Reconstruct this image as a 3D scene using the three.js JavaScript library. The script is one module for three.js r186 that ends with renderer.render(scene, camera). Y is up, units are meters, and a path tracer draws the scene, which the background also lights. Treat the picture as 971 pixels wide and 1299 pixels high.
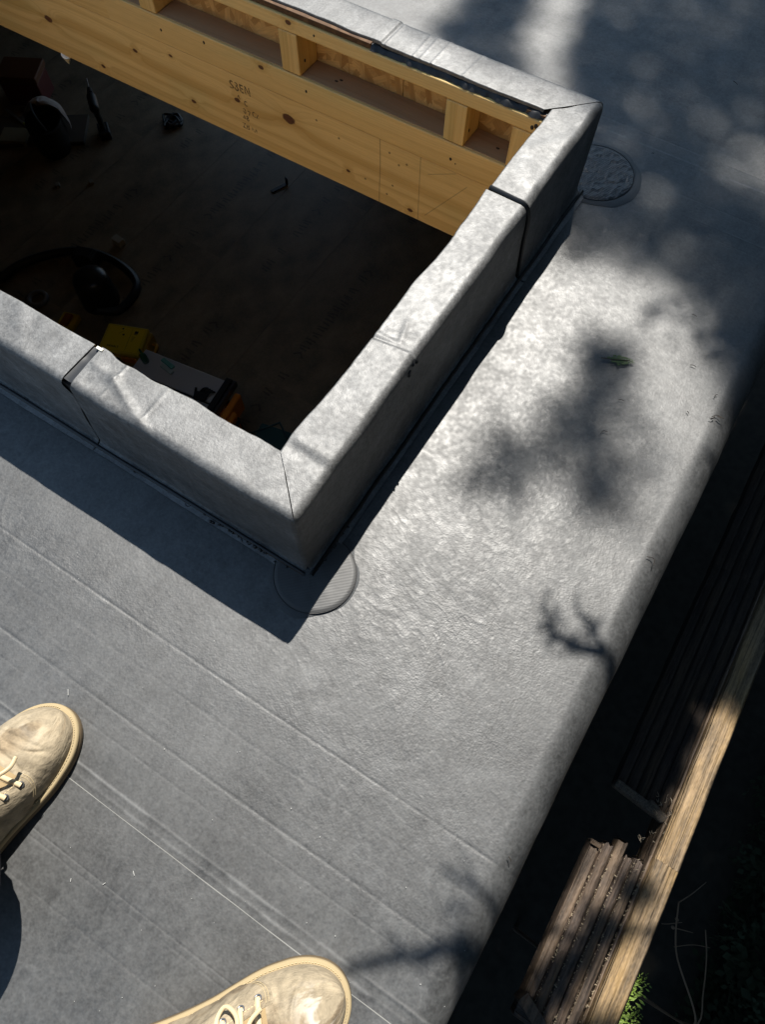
import * as THREE from 'three';
import { RoundedBoxGeometry } from 'three/addons/geometries/RoundedBoxGeometry.js';
import { mergeGeometries } from 'three/addons/utils/BufferGeometryUtils.js';
import { MarchingCubes } from 'three/addons/objects/MarchingCubes.js';

// ------------------------------------------------------------------ camera, sky, sun, exposure
const scene = new THREE.Scene();
const camera = new THREE.PerspectiveCamera(75.34, 766 / 1024, 0.02, 120);
{
  const m = new THREE.Matrix4().makeBasis(new THREE.Vector3(0.84663, 0.00871, -0.53211), new THREE.Vector3(-0.49049, 0.40073, -0.77384), new THREE.Vector3(0.20649, 0.91616, 0.34354));
  camera.quaternion.setFromRotationMatrix(m);
  camera.position.set(0.27075, 1.0, 0.22629);
}
const renderer = new THREE.WebGLRenderer({ antialias: true });
renderer.setSize(766, 1024);
renderer.toneMapping = THREE.LinearToneMapping;
renderer.toneMappingExposure = 1.75;
renderer.shadowMap.enabled = true;
renderer.shadowMap.type = THREE.PCFSoftShadowMap;
const SUNX = -0.226, SUNZ = -0.61;                 // the sun's direction per metre of height
{
  const W = 256, H = 128, d = new Float32Array(W * H * 4);
  const sun = new THREE.Vector3(SUNX, 1, SUNZ).normalize(), v = new THREE.Vector3();
  for (let j = 0; j < H; j++) for (let i = 0; i < W; i++) {
    const el = ((j + .5) / H - .5) * Math.PI, az = ((i + .5) / W - .5) * 2 * Math.PI;
    v.set(Math.cos(el) * Math.cos(az), Math.sin(el), Math.cos(el) * Math.sin(az));
    const t = Math.pow(1 - Math.max(0, v.y), 2.2), g = Math.pow(Math.max(0, v.dot(sun)), 24) * .12;
    const o = (j * W + i) * 4, k = 1.08;
    d[o] = k * (.106 + .11 * t + g); d[o + 1] = k * (.185 + .1 * t + g); d[o + 2] = k * (.31 + .03 * t + g * .9); d[o + 3] = 1;
  }
  const t = new THREE.DataTexture(d, W, H, THREE.RGBAFormat, THREE.FloatType);
  t.mapping = THREE.EquirectangularReflectionMapping; t.magFilter = THREE.LinearFilter; t.minFilter = THREE.LinearFilter; t.needsUpdate = true;
  scene.background = t; scene.environment = t;
}
const sunLight = new THREE.DirectionalLight(new THREE.Color(1, .955, .88), 5);
sunLight.position.set(SUNX * 14, 14, SUNZ * 14);
sunLight.castShadow = true;
sunLight.shadow.mapSize.set(4096, 4096);
Object.assign(sunLight.shadow.camera, { left: -6, right: 6, top: 6, bottom: -6, near: 1, far: 40 });
sunLight.shadow.radius = 1;
scene.add(sunLight, sunLight.target);

// ------------------------------------------------------------------ helpers
function rng(seed) { let s = seed >>> 0; return () => { s = (s + 0x6d2b79f5) | 0; let t = Math.imul(s ^ (s >>> 15), 1 | s); t = (t + Math.imul(t ^ (t >>> 7), 61 | t)) ^ t; return ((t ^ (t >>> 14)) >>> 0) / 4294967296; }; }
const lat = new Float32Array(65536); { const r = rng(77); for (let i = 0; i < 65536; i++) lat[i] = r(); }
function vn(x, y) {
  const xi = Math.floor(x), yi = Math.floor(y); let fx = x - xi, fy = y - yi; fx = fx * fx * (3 - 2 * fx); fy = fy * fy * (3 - 2 * fy);
  const a = (yi & 255) << 8, b = ((yi + 1) & 255) << 8, c = xi & 255, e = (xi + 1) & 255;
  const p = lat[a + c], q = lat[a + e], r = lat[b + c], s = lat[b + e];
  return p + (q - p) * fx + (r - p + (p - q - r + s) * fx) * fy;
}
function fbm(x, y, n = 4) { let s = 0, a = .5, t = 0; for (let i = 0; i < n; i++) { s += a * vn(x, y); t += a; a *= .5; x = x * 2.03 + 17.3; y = y * 2.03 + 5.1; } return s / t; }
const sm = (a, b, x) => { const t = Math.min(1, Math.max(0, (x - a) / (b - a))); return t * t * (3 - 2 * t); };
const gau = (x, w) => Math.exp(-x * x / (w * w));
const lerp = (a, b, t) => a + (b - a) * t;
const V = (x, y, z) => new THREE.Vector3(x, y, z);
const used = {};
function numbered(n) { const k = used[n] = (used[n] ?? -1) + 1; return k ? n + '_' + String(k).padStart(3, '0') : n; }
function mesh(name, geo, m, parent) {
  const o = new THREE.Mesh(geo, m); o.castShadow = o.receiveShadow = true;
  if (parent) { o.name = name; parent.add(o); } else { o.name = numbered(name); scene.add(o); }
  return o;
}
function tag(o, label, category, group) { o.userData.label = label; o.userData.category = category; if (group) o.userData.group = group; return o; }
function struct(o) { o.userData.kind = 'structure'; return o; }
function thing(name, label, category, pos = [0, 0, 0], turn = 0, group) {
  const o = new THREE.Group(); o.name = numbered(name); o.position.set(...pos); o.rotation.y = turn; scene.add(o); return tag(o, label, category, group);
}
function tube(pts, r0, r1 = r0, seg = 24, rad = 7, closed = false) {
  const c = new THREE.CatmullRomCurve3(pts.map(p => p.isVector3 ? p : V(...p)), closed), g = new THREE.TubeGeometry(c, seg, 1, rad, closed);
  const P = g.attributes.position, a = V();
  for (let i = 0; i <= seg; i++) { c.getPointAt(i / seg, a); const r = lerp(r0, r1, i / seg); for (let j = 0; j <= rad; j++) { const k = i * (rad + 1) + j; P.setXYZ(k, a.x + (P.getX(k) - a.x) * r, a.y + (P.getY(k) - a.y) * r, a.z + (P.getZ(k) - a.z) * r); } }
  g.computeVertexNormals(); return g;
}
const rbox = (w, h, d, r = .004, x = 0, y = 0, z = 0) => new RoundedBoxGeometry(w, h, d, 2, Math.min(r, w / 2.01, h / 2.01, d / 2.01)).translate(x, y, z);
function span(x0, x1, y0, y1, z0, z1, r = .002) { return rbox(x1 - x0, y1 - y0, z1 - z0, r, (x0 + x1) / 2, (y0 + y1) / 2, (z0 + z1) / 2); }
function merged(list) { return mergeGeometries(list.map(g => { const h = g.index ? g.toNonIndexed() : g; for (const k of Object.keys(h.attributes)) if (!['position', 'normal', 'uv'].includes(k)) h.deleteAttribute(k); return h; })); }
// uv in metres from the dominant axis of each face; long: axis that runs along the grain
function grainUV(g, long, W, H, ou = 0, ov = 0) {
  const P = g.attributes.position, N = g.attributes.normal, uv = new Float32Array(P.count * 2), L = { x: 0, y: 1, z: 2 }[long];
  for (let i = 0; i < P.count; i++) {
    const p = [P.getX(i), P.getY(i), P.getZ(i)], n = [Math.abs(N.getX(i)), Math.abs(N.getY(i)), Math.abs(N.getZ(i))];
    const ax = n[0] > n[1] && n[0] > n[2] ? 0 : n[1] > n[2] ? 1 : 2; let u, v;
    if (ax === L) { const r = [0, 1, 2].filter(k => k !== ax); u = p[r[0]] * .3; v = p[r[1]]; } else { u = p[L]; v = p[[0, 1, 2].find(k => k !== L && k !== ax)]; }
    uv[2 * i] = (u - ou) / W; uv[2 * i + 1] = (v - ov) / H;
  }
  g.setAttribute('uv', new THREE.BufferAttribute(uv, 2)); return g;
}
function gridGeo(nu, nv, f, flip = false, keep) {      // f(i/nu, j/nv) -> [x,y,z,u,v]
  const p = [], uv = [], ix = [];
  for (let j = 0; j <= nv; j++) for (let i = 0; i <= nu; i++) { const q = f(i / nu, j / nv, i, j); p.push(q[0], q[1], q[2]); uv.push(q[3] ?? i / nu, q[4] ?? j / nv); }
  for (let j = 0; j < nv; j++) for (let i = 0; i < nu; i++) {
    if (keep && !keep(i, j)) continue;
    const a = j * (nu + 1) + i, b = a + 1, c = a + nu + 1, d = c + 1; flip ? ix.push(a, b, c, b, d, c) : ix.push(a, c, b, b, c, d);
  }
  const g = new THREE.BufferGeometry(); g.setAttribute('position', new THREE.Float32BufferAttribute(p, 3)); g.setAttribute('uv', new THREE.Float32BufferAttribute(uv, 2)); g.setIndex(ix); g.computeVertexNormals(); return g;
}
function colorTex(W, H, f, wrap = THREE.RepeatWrapping) {   // f(u,v) -> sRGB-free linear rgb; stored as sRGB bytes
  const d = new Uint8Array(W * H * 4), e = x => { x = Math.min(1, Math.max(0, x)); return 255 * (x < .0031308 ? 12.92 * x : 1.055 * Math.pow(x, 1 / 2.4) - .055); };
  for (let j = 0; j < H; j++) for (let i = 0; i < W; i++) { const c = f((i + .5) / W, (j + .5) / H), o = (j * W + i) * 4; d[o] = e(c[0]); d[o + 1] = e(c[1]); d[o + 2] = e(c[2]); d[o + 3] = 255; }
  const t = new THREE.DataTexture(d, W, H); t.colorSpace = THREE.SRGBColorSpace; t.wrapS = t.wrapT = wrap; t.magFilter = THREE.LinearFilter; t.needsUpdate = true; return t;
}
function heightTex(W, H, f, wrap = THREE.RepeatWrapping) {
  const d = new Float32Array(W * H); for (let j = 0; j < H; j++) for (let i = 0; i < W; i++) d[j * W + i] = f((i + .5) / W, (j + .5) / H);
  const t = new THREE.DataTexture(d, W, H, THREE.RedFormat, THREE.FloatType); t.wrapS = t.wrapT = wrap; t.magFilter = THREE.LinearFilter; t.needsUpdate = true; return t;
}
function roughTex(W, H, f, wrap = THREE.RepeatWrapping) {
  const d = new Uint8Array(W * H * 4); for (let j = 0; j < H; j++) for (let i = 0; i < W; i++) { const o = (j * W + i) * 4; d[o] = d[o + 1] = d[o + 2] = 255 * f((i + .5) / W, (j + .5) / H); d[o + 3] = 255; }
  const t = new THREE.DataTexture(d, W, H); t.wrapS = t.wrapT = wrap; t.magFilter = THREE.LinearFilter; t.needsUpdate = true; return t;
}
const M = (c, roughness = .7, o = {}) => new THREE.MeshStandardMaterial({ color: new THREE.Color().setRGB(...c), roughness, side: THREE.DoubleSide, ...o });

// ------------------------------------------------------------------ rubber membrane
const TX0 = -1.9, TZ0 = -1.87, TS = 2.6;
const ROLLS = [[.4065, .0035, .55], [.4195, .004, .4], [.357, .003, -.22], [.325, .004, -.6], [.299, .004, .12], [.257, .004, -.2], [.206, .0035, -.5], [.500, .002, -.3], [.509, .002, -.22], [.556, .003, -.22],
  [-1.237, .004, -.6], [-1.2, .004, .4], [-1.186, .003, -.3], [-1.1, .003, -.35], [-1.048, .003, .3], [-1.018, .003, -.25]];
function wrinkle(x, z) {
  const wx = x + .03 * (fbm(x * 11 + 3, z * 11, 2) - .5), wz = z + .03 * (fbm(x * 11 + 40, z * 11 + 9, 2) - .5), a = .35 + .5 * (vn(x * 5 + 8, z * 5) - .5);
  const u = wx * Math.cos(a) + wz * Math.sin(a), w = -wx * Math.sin(a) + wz * Math.cos(a);
  const r1 = 1 - Math.abs(2 * vn(u * 28, w * 62) - 1), r2 = 1 - Math.abs(2 * vn(u * 60 + 31, w * 105 + 7) - 1);
  return r1 * r1 * .5 + r2 * r2 * .42;
}
const flatMask = (x, z) => { let m = .08 + .92 * gau(x - .24, .24) * gau(z + .06, .32); m = Math.max(m, .6 * gau(x + .45, .5) * gau(z - .19, .09)); return m * (1 - .75 * sm(.28, .36, z)); };
function membraneHeight(x, z) {          // millimetres
  let h = wrinkle(x, z) * flatMask(x, z) * .6;
  h += 0.8 * fbm(x * 7 + 2, z * 7 + 5, 2) + .22 * fbm(x * 22, z * 22, 2) + .03 * fbm(x * 70, z * 95, 2);
  const fc = .35 + .65 * flatMask(x, z); h += fc * (.12 * vn(x * 330, z * 330) + .36 * vn(x * 780 + 3, z * 780 + 3));
  const w = .004 * (fbm(x * 2.2, z * .4 + 9, 2) - .5);
  for (const [c, s, a] of ROLLS) { const t = z + w - c; if (Math.abs(t) < .02) h += a * .62 * gau(t, s * .62) * (.45 + 1.1 * vn(x * 9, c * 91)); }
  return h;
}
function membraneTone(x, z) {
  const a = fbm(x * 6 + 12, z * 6 + 2, 5), b = fbm(x * 26 + .8 * a, z * 30 + a * 2, 4), c = fbm(x * 110, z * 14, 3), e = vn(x * 600, z * 600);
  const w1 = vn(x * 13 + 3 * a + 5, z * 16 + 2.5 * b), w2 = vn(x * 29 + 5 * b, z * 23 + 4 * a + 8), wisp = Math.pow(1 - Math.abs(2 * w1 - 1), 9) * .5 + Math.pow(1 - Math.abs(2 * w2 - 1), 8) * .45;
  let t = .047 * (1 + .45 * (a - .5) + .75 * (b - .5) + .35 * (c - .5) + .5 * (e - .5) + .5 * (vn(x * 300 + 9, z * 300) - .5) + .7 * wisp * sm(.38, .58, fbm(x * 4 + 30, z * 4, 3)));
  const sc = vn(x * 2.7 + z * 5.1 + 9, z * 75 - x * 31); if (sc > .93 && vn(x * 9, z * 9) > .5) t *= 1 + 3 * (sc - .93);
  const w = .004 * (fbm(x * 2.2, z * .4 + 9, 2) - .5);
  for (const [cc, s, am] of ROLLS) { const d = z + w - cc; if (am > .35 && Math.abs(d) < .01) t += .05 * gau(d, .0022) * sm(.35, .7, vn(x * 30, cc * 40)) ; }
  return t;
}
const MR = THREE.MirroredRepeatWrapping, TN = 2048;
const memCol = colorTex(TN, TN, (u, v) => { const t = membraneTone(TX0 + u * TS, TZ0 + v * TS); return [t * .985, t, t * 1.0]; }, MR);
const memBump = heightTex(TN, TN, (u, v) => membraneHeight(TX0 + u * TS, TZ0 + v * TS), MR);
const memRough = roughTex(1024, 1024, (u, v) => { const x = TX0 + u * TS, z = TZ0 + v * TS; return .54 + .1 * (fbm(x * 9 + 7, z * 9, 4) - .5) + .1 * (fbm(x * 40, z * 40 + 5, 3) - .5) + .12 * (vn(x * 190, z * 190) - .5); }, MR);
const EPDM = new THREE.MeshPhysicalMaterial({ ior: 1.7, map: memCol, bumpMap: memBump, bumpScale: .001, roughnessMap: memRough, roughness: 1, side: THREE.DoubleSide });
const lapPale = M([.2, .2, .19], .8);  // lap edges, paler than the sheets
const muv = (x, z) => [(x - TX0) / TS, (z - TZ0) / TS];

// roof: three lapped sheets that roll over the right-hand edge
const roof = new THREE.Group(); roof.name = 'roof'; struct(roof); scene.add(roof);
const EDGE = .437, RR = .052;
const und = (x, z) => .0022 * (fbm(x * 3 + 20, z * 3 + 3, 3) - .5);
function axisVals(a, b, step, stops = []) { const v = [a, b, ...stops.filter(s => s > a && s < b)].sort((p, q) => p - q), o = []; for (let i = 0; i < v.length - 1; i++) { const n = Math.max(1, Math.round((v[i + 1] - v[i]) / step)); for (let k = 0; k < n; k++) o.push(lerp(v[i], v[i + 1], k / n)); } o.push(b); return o; }
function roofPoint(s, z) {
  let x, y; const e = EDGE + .006 * (fbm(z * 4, 3, 3) - .5), t = s - e, q = RR * Math.PI / 2;
  if (t <= 0) { x = s; y = und(s, z); } else if (t < q) { const th = t / RR; x = e + RR * Math.sin(th); y = und(s, z) * Math.cos(th) - RR * (1 - Math.cos(th)); x += .0015 * (fbm(z * 18, t * 30, 2) - .5) * sm(.02, .06, t); } else { x = e + RR + .004 * (fbm(z * 9 + 4, 8, 2) - .5) * sm(0, .05, t - q); y = -RR - (t - q); }
  return [x, y];
}
function sheet(z0, z1, dy, lip) {
  const xs = axisVals(-6.2, .437, .035, [-1.9, 0, -2.4]).filter(() => true), ss = [...xs, ...axisVals(.437, .64, .0068).slice(1)];
  const zs = axisVals(z0, z1, .03, [-.99, 0]);
  const hole = (i, j) => { const x = (ss[i] + ss[i + 1]) / 2, z = (zs[j] + zs[j + 1]) / 2; return !(x > -1.9 && x < 0 && z > -.99 && z < 0); };
  const g = gridGeo(ss.length - 1, zs.length - 1, (u, v, i, j) => { const [x, y] = roofPoint(ss[i], zs[j]); return [x, y + dy, zs[j], ...muv(ss[i], zs[j])]; }, false, hole);
  const o = mesh('membrane_sheet', g, EPDM, roof);
  if (lip) { const eg = gridGeo(ss.length - 1, 2, (u, v, i, j) => { const zz = z0 + .0006 * (fbm(ss[i] * 40, 2, 3) - .5); const [x, y] = roofPoint(ss[i], zz); return [x, y + dy - .0017 * (1 - v) , zz - .0009 * (1 - v) * (.4 + vn(ss[i] * 60, 1)), ss[i], v]; }); mesh('lap_edge', eg, lapPale, roof); }
  return o;
}
sheet(-4.6, -1.163, -.003, false); sheet(-1.163, .429, -.0015, true); sheet(.429, 2.3, 0, true);

// ------------------------------------------------------------------ timber textures
function pine(W, H, w, h, o = {}) {            // w,h metres covered; o.knots [[x,y,r]], origin o.x0,o.y0
  const kn = o.knots ?? [], x0 = o.x0 ?? 0, y0 = o.y0 ?? 0, fr = o.ring ?? 75, sd = o.seed ?? 0, c0 = o.light ?? [.74, .5, .195], c1 = o.dark ?? [.55, .33, .1];
  return colorTex(W, H, (u, v) => {
    const x = x0 + u * w, y = y0 + v * h;
    let r = (y + .035 * (fbm(x * 1.6 + sd, y * 3 + sd, 2) - .5) + .004 * (fbm(x * 9 + sd, y * 30, 2) - .5)) * fr * (1 + .7 * (vn(x * .5 + sd, 7 + sd) - .5)), kd = 0, ko = 0;
    for (const [kx, ky, kr] of kn) { const dx = (x - kx), dy = (y - ky), q = Math.sqrt(dx * dx * .5 + dy * dy * 1.4) / kr; r += 2.6 * Math.exp(-q * q / 9) * Math.sign(dy || 1) * Math.min(1, Math.abs(dy) / kr); if (q < 2.6) { kd = Math.max(kd, 1 - sm(.75, 1.0, q + .25 * (fbm(x * 160, y * 160, 2) - .5))); ko = Math.max(ko, (1 - sm(.9, 2.9, q)) * (.4 + .6 * Math.abs(Math.sin(q * 11)))); } }
    const q1 = vn(r * .9 + 40, 3.5 + x * .12), q2 = vn(r * 2.3 + 9, 8.5 + x * .2), q3 = vn(r * 5.5 + 3, 2.5 + x * .35), late = .5 * sm(.45, .85, q1) + .35 * sm(.45, .8, q2) * vn(x * 1.1 + sd, r * .35) + .3 * sm(.5, .9, q3);
    const fib = .14 * (fbm(x * 40 + sd, y * 900, 2) - .5) + .16 * (fbm(x * 4 + 3, y * 12 + sd, 3) - .5);
    let c = [0, 1, 2].map(i => lerp(c0[i], c1[i], Math.min(1, late + ko * .5)) * (1 + fib));
    if (kd) c = c.map((q, i) => lerp(q, [.11, .042, .018][i] * (.7 + .6 * vn(x * 300, y * 300)), kd));
    const g = .5 * sm(.55, .8, fbm(x * 3 + 50 + sd, y * 10, 3)); c = [lerp(c[0], c[0] * .82, g), lerp(c[1], c[1] * .95, g), lerp(c[2], c[2] * 1.0, g)];
    return o.paint ? o.paint(x, y, c) : c;
  });
}
const JK = [[-.681, -.049, .0145], [-.518, -.115, .005], [-1.449, -.073, .011], [-1.024, -.022, .0045], [-.984, -.12, .006], [-1.294, -.14, .006], [-1.147, -.051, .006], [-.833, -.06, .007], [-.345, -.145, .006]];
function segd(x, y, a, b, c, d) { const t = Math.min(1, Math.max(0, ((x - a) * (c - a) + (y - b) * (d - b)) / ((c - a) ** 2 + (d - b) ** 2))); return Math.hypot(x - a - t * (c - a), y - b - t * (d - b)); }
// ink stamp, drawn on a canvas and sampled into the grain
let inkAt;
{
  const c = document.createElement('canvas'); c.width = 256; c.height = 340; const g = c.getContext('2d'); g.fillStyle = '#fff'; g.fillRect(0, 0, 256, 340); g.fillStyle = '#000';
  g.font = 'bold 78px sans-serif'; g.fillText('S8EN', 12, 66);
  g.font = 'bold 52px sans-serif'; g.fillText('4', 62, 128); g.fillText('C', 118, 150); g.fillText('0', 96, 210); g.fillText('7', 136, 216); g.fillText('C2', 176, 206); g.fillText('48', 84, 258);
  g.font = 'bold 56px sans-serif'; g.fillText('ZB m', 66, 326);
  const d = g.getImageData(0, 0, 256, 340).data;
  inkAt = (u, v) => { const i = Math.floor(u * 256), j = Math.floor(v * 340); return i < 0 || j < 0 || i > 255 || j > 339 ? 0 : 1 - d[(j * 256 + i) * 4] / 255; };
}
const joistTex = pine(2048, 256, 1.86, .185, {
  knots: JK, x0: -1.86, y0: -.175, seed: 4, ring: 85, paint(x, y, c) {
    let k = 0;
    const u = (x + .853) / .086, v = (-.012 - y) / .122; k = Math.max(k, .9 * inkAt(u, v) * sm(.2, .5, fbm(x * 260, y * 260, 2)));
    k = Math.max(k, .55 * (1 - sm(.0006, .0016, Math.abs(x + .43 + .001 * Math.sin(y * 30)))), .45 * (1 - sm(.0006, .0015, Math.abs(x + .325 + .02 * (y + .07)))));
    k = Math.max(k, .4 * (1 - sm(.0005, .0014, segd(x, y, -.305, -.03, -.24, .0))), .4 * (1 - sm(.0005, .0014, segd(x, y, -.305, -.14, -.21, -.02))));
    for (const [a, b] of [[-.54, -.04], [-.47, -.115], [-.405, -.02], [-.38, -.04], [-.41, -.13], [-.60, -.02], [-.36, -.03], [-.395, -.1], [-.20, -.1]]) k = Math.max(k, .75 * (1 - sm(.0018, .0034, Math.hypot(x - a, y - b))));
    return c.map((q, i) => lerp(q, [.05, .028, .015][i], k));
  },
});
const pineTexs = [0, 1, 2].map(i => pine(1024, 128, 1.2, .12, { seed: 20 + i * 9, ring: 70 + 25 * i, knots: [[.25 + .21 * i, .05, .006]] }));
const pineBump = heightTex(1024, 128, (u, v) => fbm(u * 40, v * 110, 2) * .6 + .4 * vn(u * 700, v * 160));
const woodMat = (map) => new THREE.MeshStandardMaterial({ map, roughness: .62, bumpMap: pineBump, bumpScale: .0004 });
const joistMat = woodMat(joistTex), pineMats = pineTexs.map(woodMat);
const sillTopMat = new THREE.MeshStandardMaterial({ map: pine(1024, 128, 1.2, .12, { seed: 81, ring: 60, light: [.42, .27, .14], dark: [.33, .19, .09] }), roughness: .75 });
const osbTex = colorTex(1024, 256, (u, v) => {          // strands of many directions
  const x = u * .8, y = v * .2; let best = [.5, .33, .13], top = -1;
  for (let k = 0; k < 7; k++) {
    const a = k * 2.399 + .9 * Math.floor(x * 9 + k * .37), ca = Math.cos(a), sa = Math.sin(a), p = (x * ca + y * sa) * 16 + k * 5.7, q = (-x * sa + y * ca) * 75 + k * 3.1, i = Math.floor(p), j = Math.floor(q + .4 * vn(p, k));
    const h = lat[((i * 37 + k * 91) & 255) * 256 + ((j * 53 + k * 17) & 255)];
    if (h > top) { top = h; const s = lat[((j * 29 + k) & 255) * 256 + ((i * 71) & 255)], fb = .85 + .3 * vn(p * 3, q * 9); best = [lerp(.34, .6, s) * fb, lerp(.18, .38, s) * fb, lerp(.055, .15, s) * fb]; }
  }
  return best;
});
const osbMat = new THREE.MeshStandardMaterial({ map: osbTex, roughness: .6 });

// ------------------------------------------------------------------ skylight kerb
const CH = .195, L0 = 1.9, LZ = .99, W0 = .075;
const curb = thing('skylight_curb', 'raised timber skylight upstand wrapped in silver grey rubber around the open roof hole', 'skylight upstand');
const SIDES = { near: { O: [0, 0], u: [-1, 0], n: [0, -1] }, right: { O: [0, 0], u: [0, -1], n: [-1, 0] }, far: { O: [0, -LZ], u: [-1, 0], n: [0, 1] }, left: { O: [-L0, 0], u: [0, -1], n: [1, 0] } };
// strip of membrane wrapped over one side: t runs along it (a0 + k0 d ... a1 + k1 d), d is the distance in from the outer face
function cap(name, side, a0, k0, a1, k1, o = {}) {
  const CR = .009, S = SIDES[side], w = o.w ?? W0, R = o.r ?? .013, lift = o.lift ?? 0, sd = o.seed ?? 0, feats = o.feats ?? [];
  const prof = [[w + .0012, CH - .006], [w + .0012, CH - .0012], [w, CH]];
  const nt = 38; for (let i = 1; i <= nt; i++) prof.push([lerp(w, R, i / nt), CH]);
  for (let i = 1; i <= 7; i++) { const a = i / 7 * Math.PI / 2; prof.push([R - R * Math.sin(a), CH - R + R * Math.cos(a)]); }
  for (let i = 1; i <= 10; i++) prof.push([0, lerp(CH - R, .012, i / 10)]);
  prof.push([-.003, .006], [-.008, .003], [-.02, .0016 + (o.flange ?? 0)]);
  const N = Math.max(4, Math.round(Math.abs(a1 - a0) / .0022));
  let acc = 0; const al = prof.map((p, i) => (acc += i ? Math.hypot(p[0] - prof[i - 1][0], p[1] - prof[i - 1][1]) : 0));
  const g = gridGeo(N, prof.length - 1, (f, v, i, j) => {
    let [d, y] = prof[j]; let a; const dd = Math.max(0, d); a = lerp(a0 + k0 * dd + (o.s0 ? o.s0(y) : 0), a1 + k1 * dd + (o.s1 ? o.s1(y) : 0), f);
    const top = sm(CH - .02, CH - .004, y), en = Math.min(k0 === 1 ? sm(0, .04, a - a0 - dd) : 1, k1 === -1 ? sm(0, .04, a1 - dd - a) : 1), d0 = d;
    d += top * sm(w * .6, w, d) * ((o.rag ?? .007) * (fbm(a * 16 + sd, 4 + sd, 4) - .5) + (o.edge ? o.edge(a) : 0));
    d += (1 - sm(.0, .02, d)) * sm(.05, .15, y) * (en * (o.out ?? .006) * (fbm(a * 7 + sd * 2, y * 6, 3) - .5)) + (1 - top) * (1 - sm(0, .01, d)) * en * .003 * (fbm(a * 12 + sd, y * 22, 3) - .5);
    y += top * (lift + .0017 * (fbm(a * 9 + sd, d * 14 + sd, 2) - .5) + .0004 * (fbm(a * 60 + sd, d * 60, 2) - .5));
    if (y < .05 && d <= .001) y += .002 * (vn(a * 40, sd) - .5) * (y < .01 ? 1 : 0);
    for (const [A0, D0, A1, D1, s, h] of feats) y += top * .6 * h * gau(segd(a, d, A0, D0, A1, D1), s * 1.35);
    if (o.step) y += top * o.step(a, d);
    const cut = (1 - sm(0, CR, d0));
    let A2 = a;
    if (cut > 0 && y < CH + .02) {
      if (k0 === 1) { const q = a - (a0 + Math.max(0, d0)) ; if (q < CR) { const th = (1 - q / CR) * Math.PI / 4, j0 = a0 * (1 - q / CR); A2 += cut * (CR - CR * Math.sin(th) - q - j0); d += cut * (CR - CR * Math.cos(th)); } }
      if (k1 === -1) { const q = (a1 - Math.max(0, d0)) - a, ov = (side === 'right' || side === 'left' ? LZ : L0) - a1; if (q < CR) { const th = (1 - q / CR) * Math.PI / 4, j0 = ov * (1 - q / CR); A2 -= cut * (CR - CR * Math.sin(th) - q - j0); d += cut * (CR - CR * Math.cos(th)); } }
    }
    a = A2;
    const x = S.O[0] + S.u[0] * a + S.n[0] * d, z = S.O[1] + S.u[1] * a + S.n[1] * d;
    const uu = S.u[0] ? x : -.1 - al[j] + sd * .3, vv = S.u[0] ? -.6 - al[j] + sd * .17 : z;
    return [x, y, z, ...muv(uu, vv)];
  }, (S.u[0] * S.n[1] - S.u[1] * S.n[0]) > 0);
  const m = mesh(name, g, o.m ?? CAPM, curb); if (o.label) m.userData.label = o.label; return m;
}
const capTone = colorTex(1024, 1024, (u, v) => { const x = u * TS / 4, z = v * TS / 4, t = membraneTone(x + 7, z + 3) * (1.95 + 1.1 * (fbm(x * 34, z * 34, 4) - .5)); return [t, t, t * .985]; }, MR);
const capBump = heightTex(1024, 1024, (u, v) => { const x = u * TS / 4, z = v * TS / 4; return .08 * fbm(x * 45, z * 45, 3) + .12 * vn(x * 330, z * 330) + .15 * vn(x * 1100, z * 1100); }, MR);
capTone.repeat.set(4, 4); capBump.repeat.set(4, 4);
const CAPM = new THREE.MeshPhysicalMaterial({ ior: 1.7, map: capTone, bumpMap: capBump, bumpScale: .001, roughnessMap: memRough, roughness: 1.03, side: THREE.DoubleSide });
const tape = M([.012, .013, .015], .4), blackRubber = M([.012, .012, .013], .5), sealant = M([.008, .008, .009], .35);

// near side: corner piece, a shiny taped gap, then the long piece
cap('membrane_cap', 'near', .0012, 1, .398, .07, { s1: y => .17 * (CH - y), seed: 1, rag: .009, flange: .0008, feats: [[.346, .002, .35, .075, .0016, .0016], [.272, .008, .274, .073, .0018, .0014], [.392, .05, .352, .045, .006, .003], [.352, .045, .25, -.002, .006, .0042], [.38, .02, .352, .03, .006, -.0025], [.02, .06, .07, .012, .007, -.002]], edge: a => .004 * sm(.36, .39, a) - .003 * gau(a - .3, .02) + .004 * gau(a - .2, .04) });
cap('membrane_cap', 'near', .4155, 0, L0 - .001, -1, { s0: y => .17 * (CH - y) - .0145 * sm(CH - .004, CH - .03, y), seed: 2, rag: .004, feats: [[.5, .01, .56, .07, .01, .002]] });
{
  const g = [gridGeo(4, 22, (f, v) => { const d = lerp(.0735, .008, v), a = lerp(.392, .421, f) + .03 * 0; return [-a, CH - .0022 + .0012 * Math.sin(f * 9) + .001 * vn(d * 90, 3), -d, f, v]; }), gridGeo(4, 12, (f, v) => [-lerp(.392, .421, f), lerp(CH - .004, .02, v), -.0035 + .0005 * f, f, v])];
  mesh('joint_tape', merged([g[0].translate(0, -.0012, 0), gridGeo(4, 12, (f, v) => [-lerp(.392, .425, f) - .034 * v, lerp(CH - .004, .01, v), -.0035, f, v])]), tape, curb).userData.label = 'shiny dark tape in the gap between two rubber caps';
  mesh('tape_end', rbox(.012, .003, .005, .001, -.4035, CH + .0005, -.074), M([.75, .72, .6], .5), curb);
}
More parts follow.
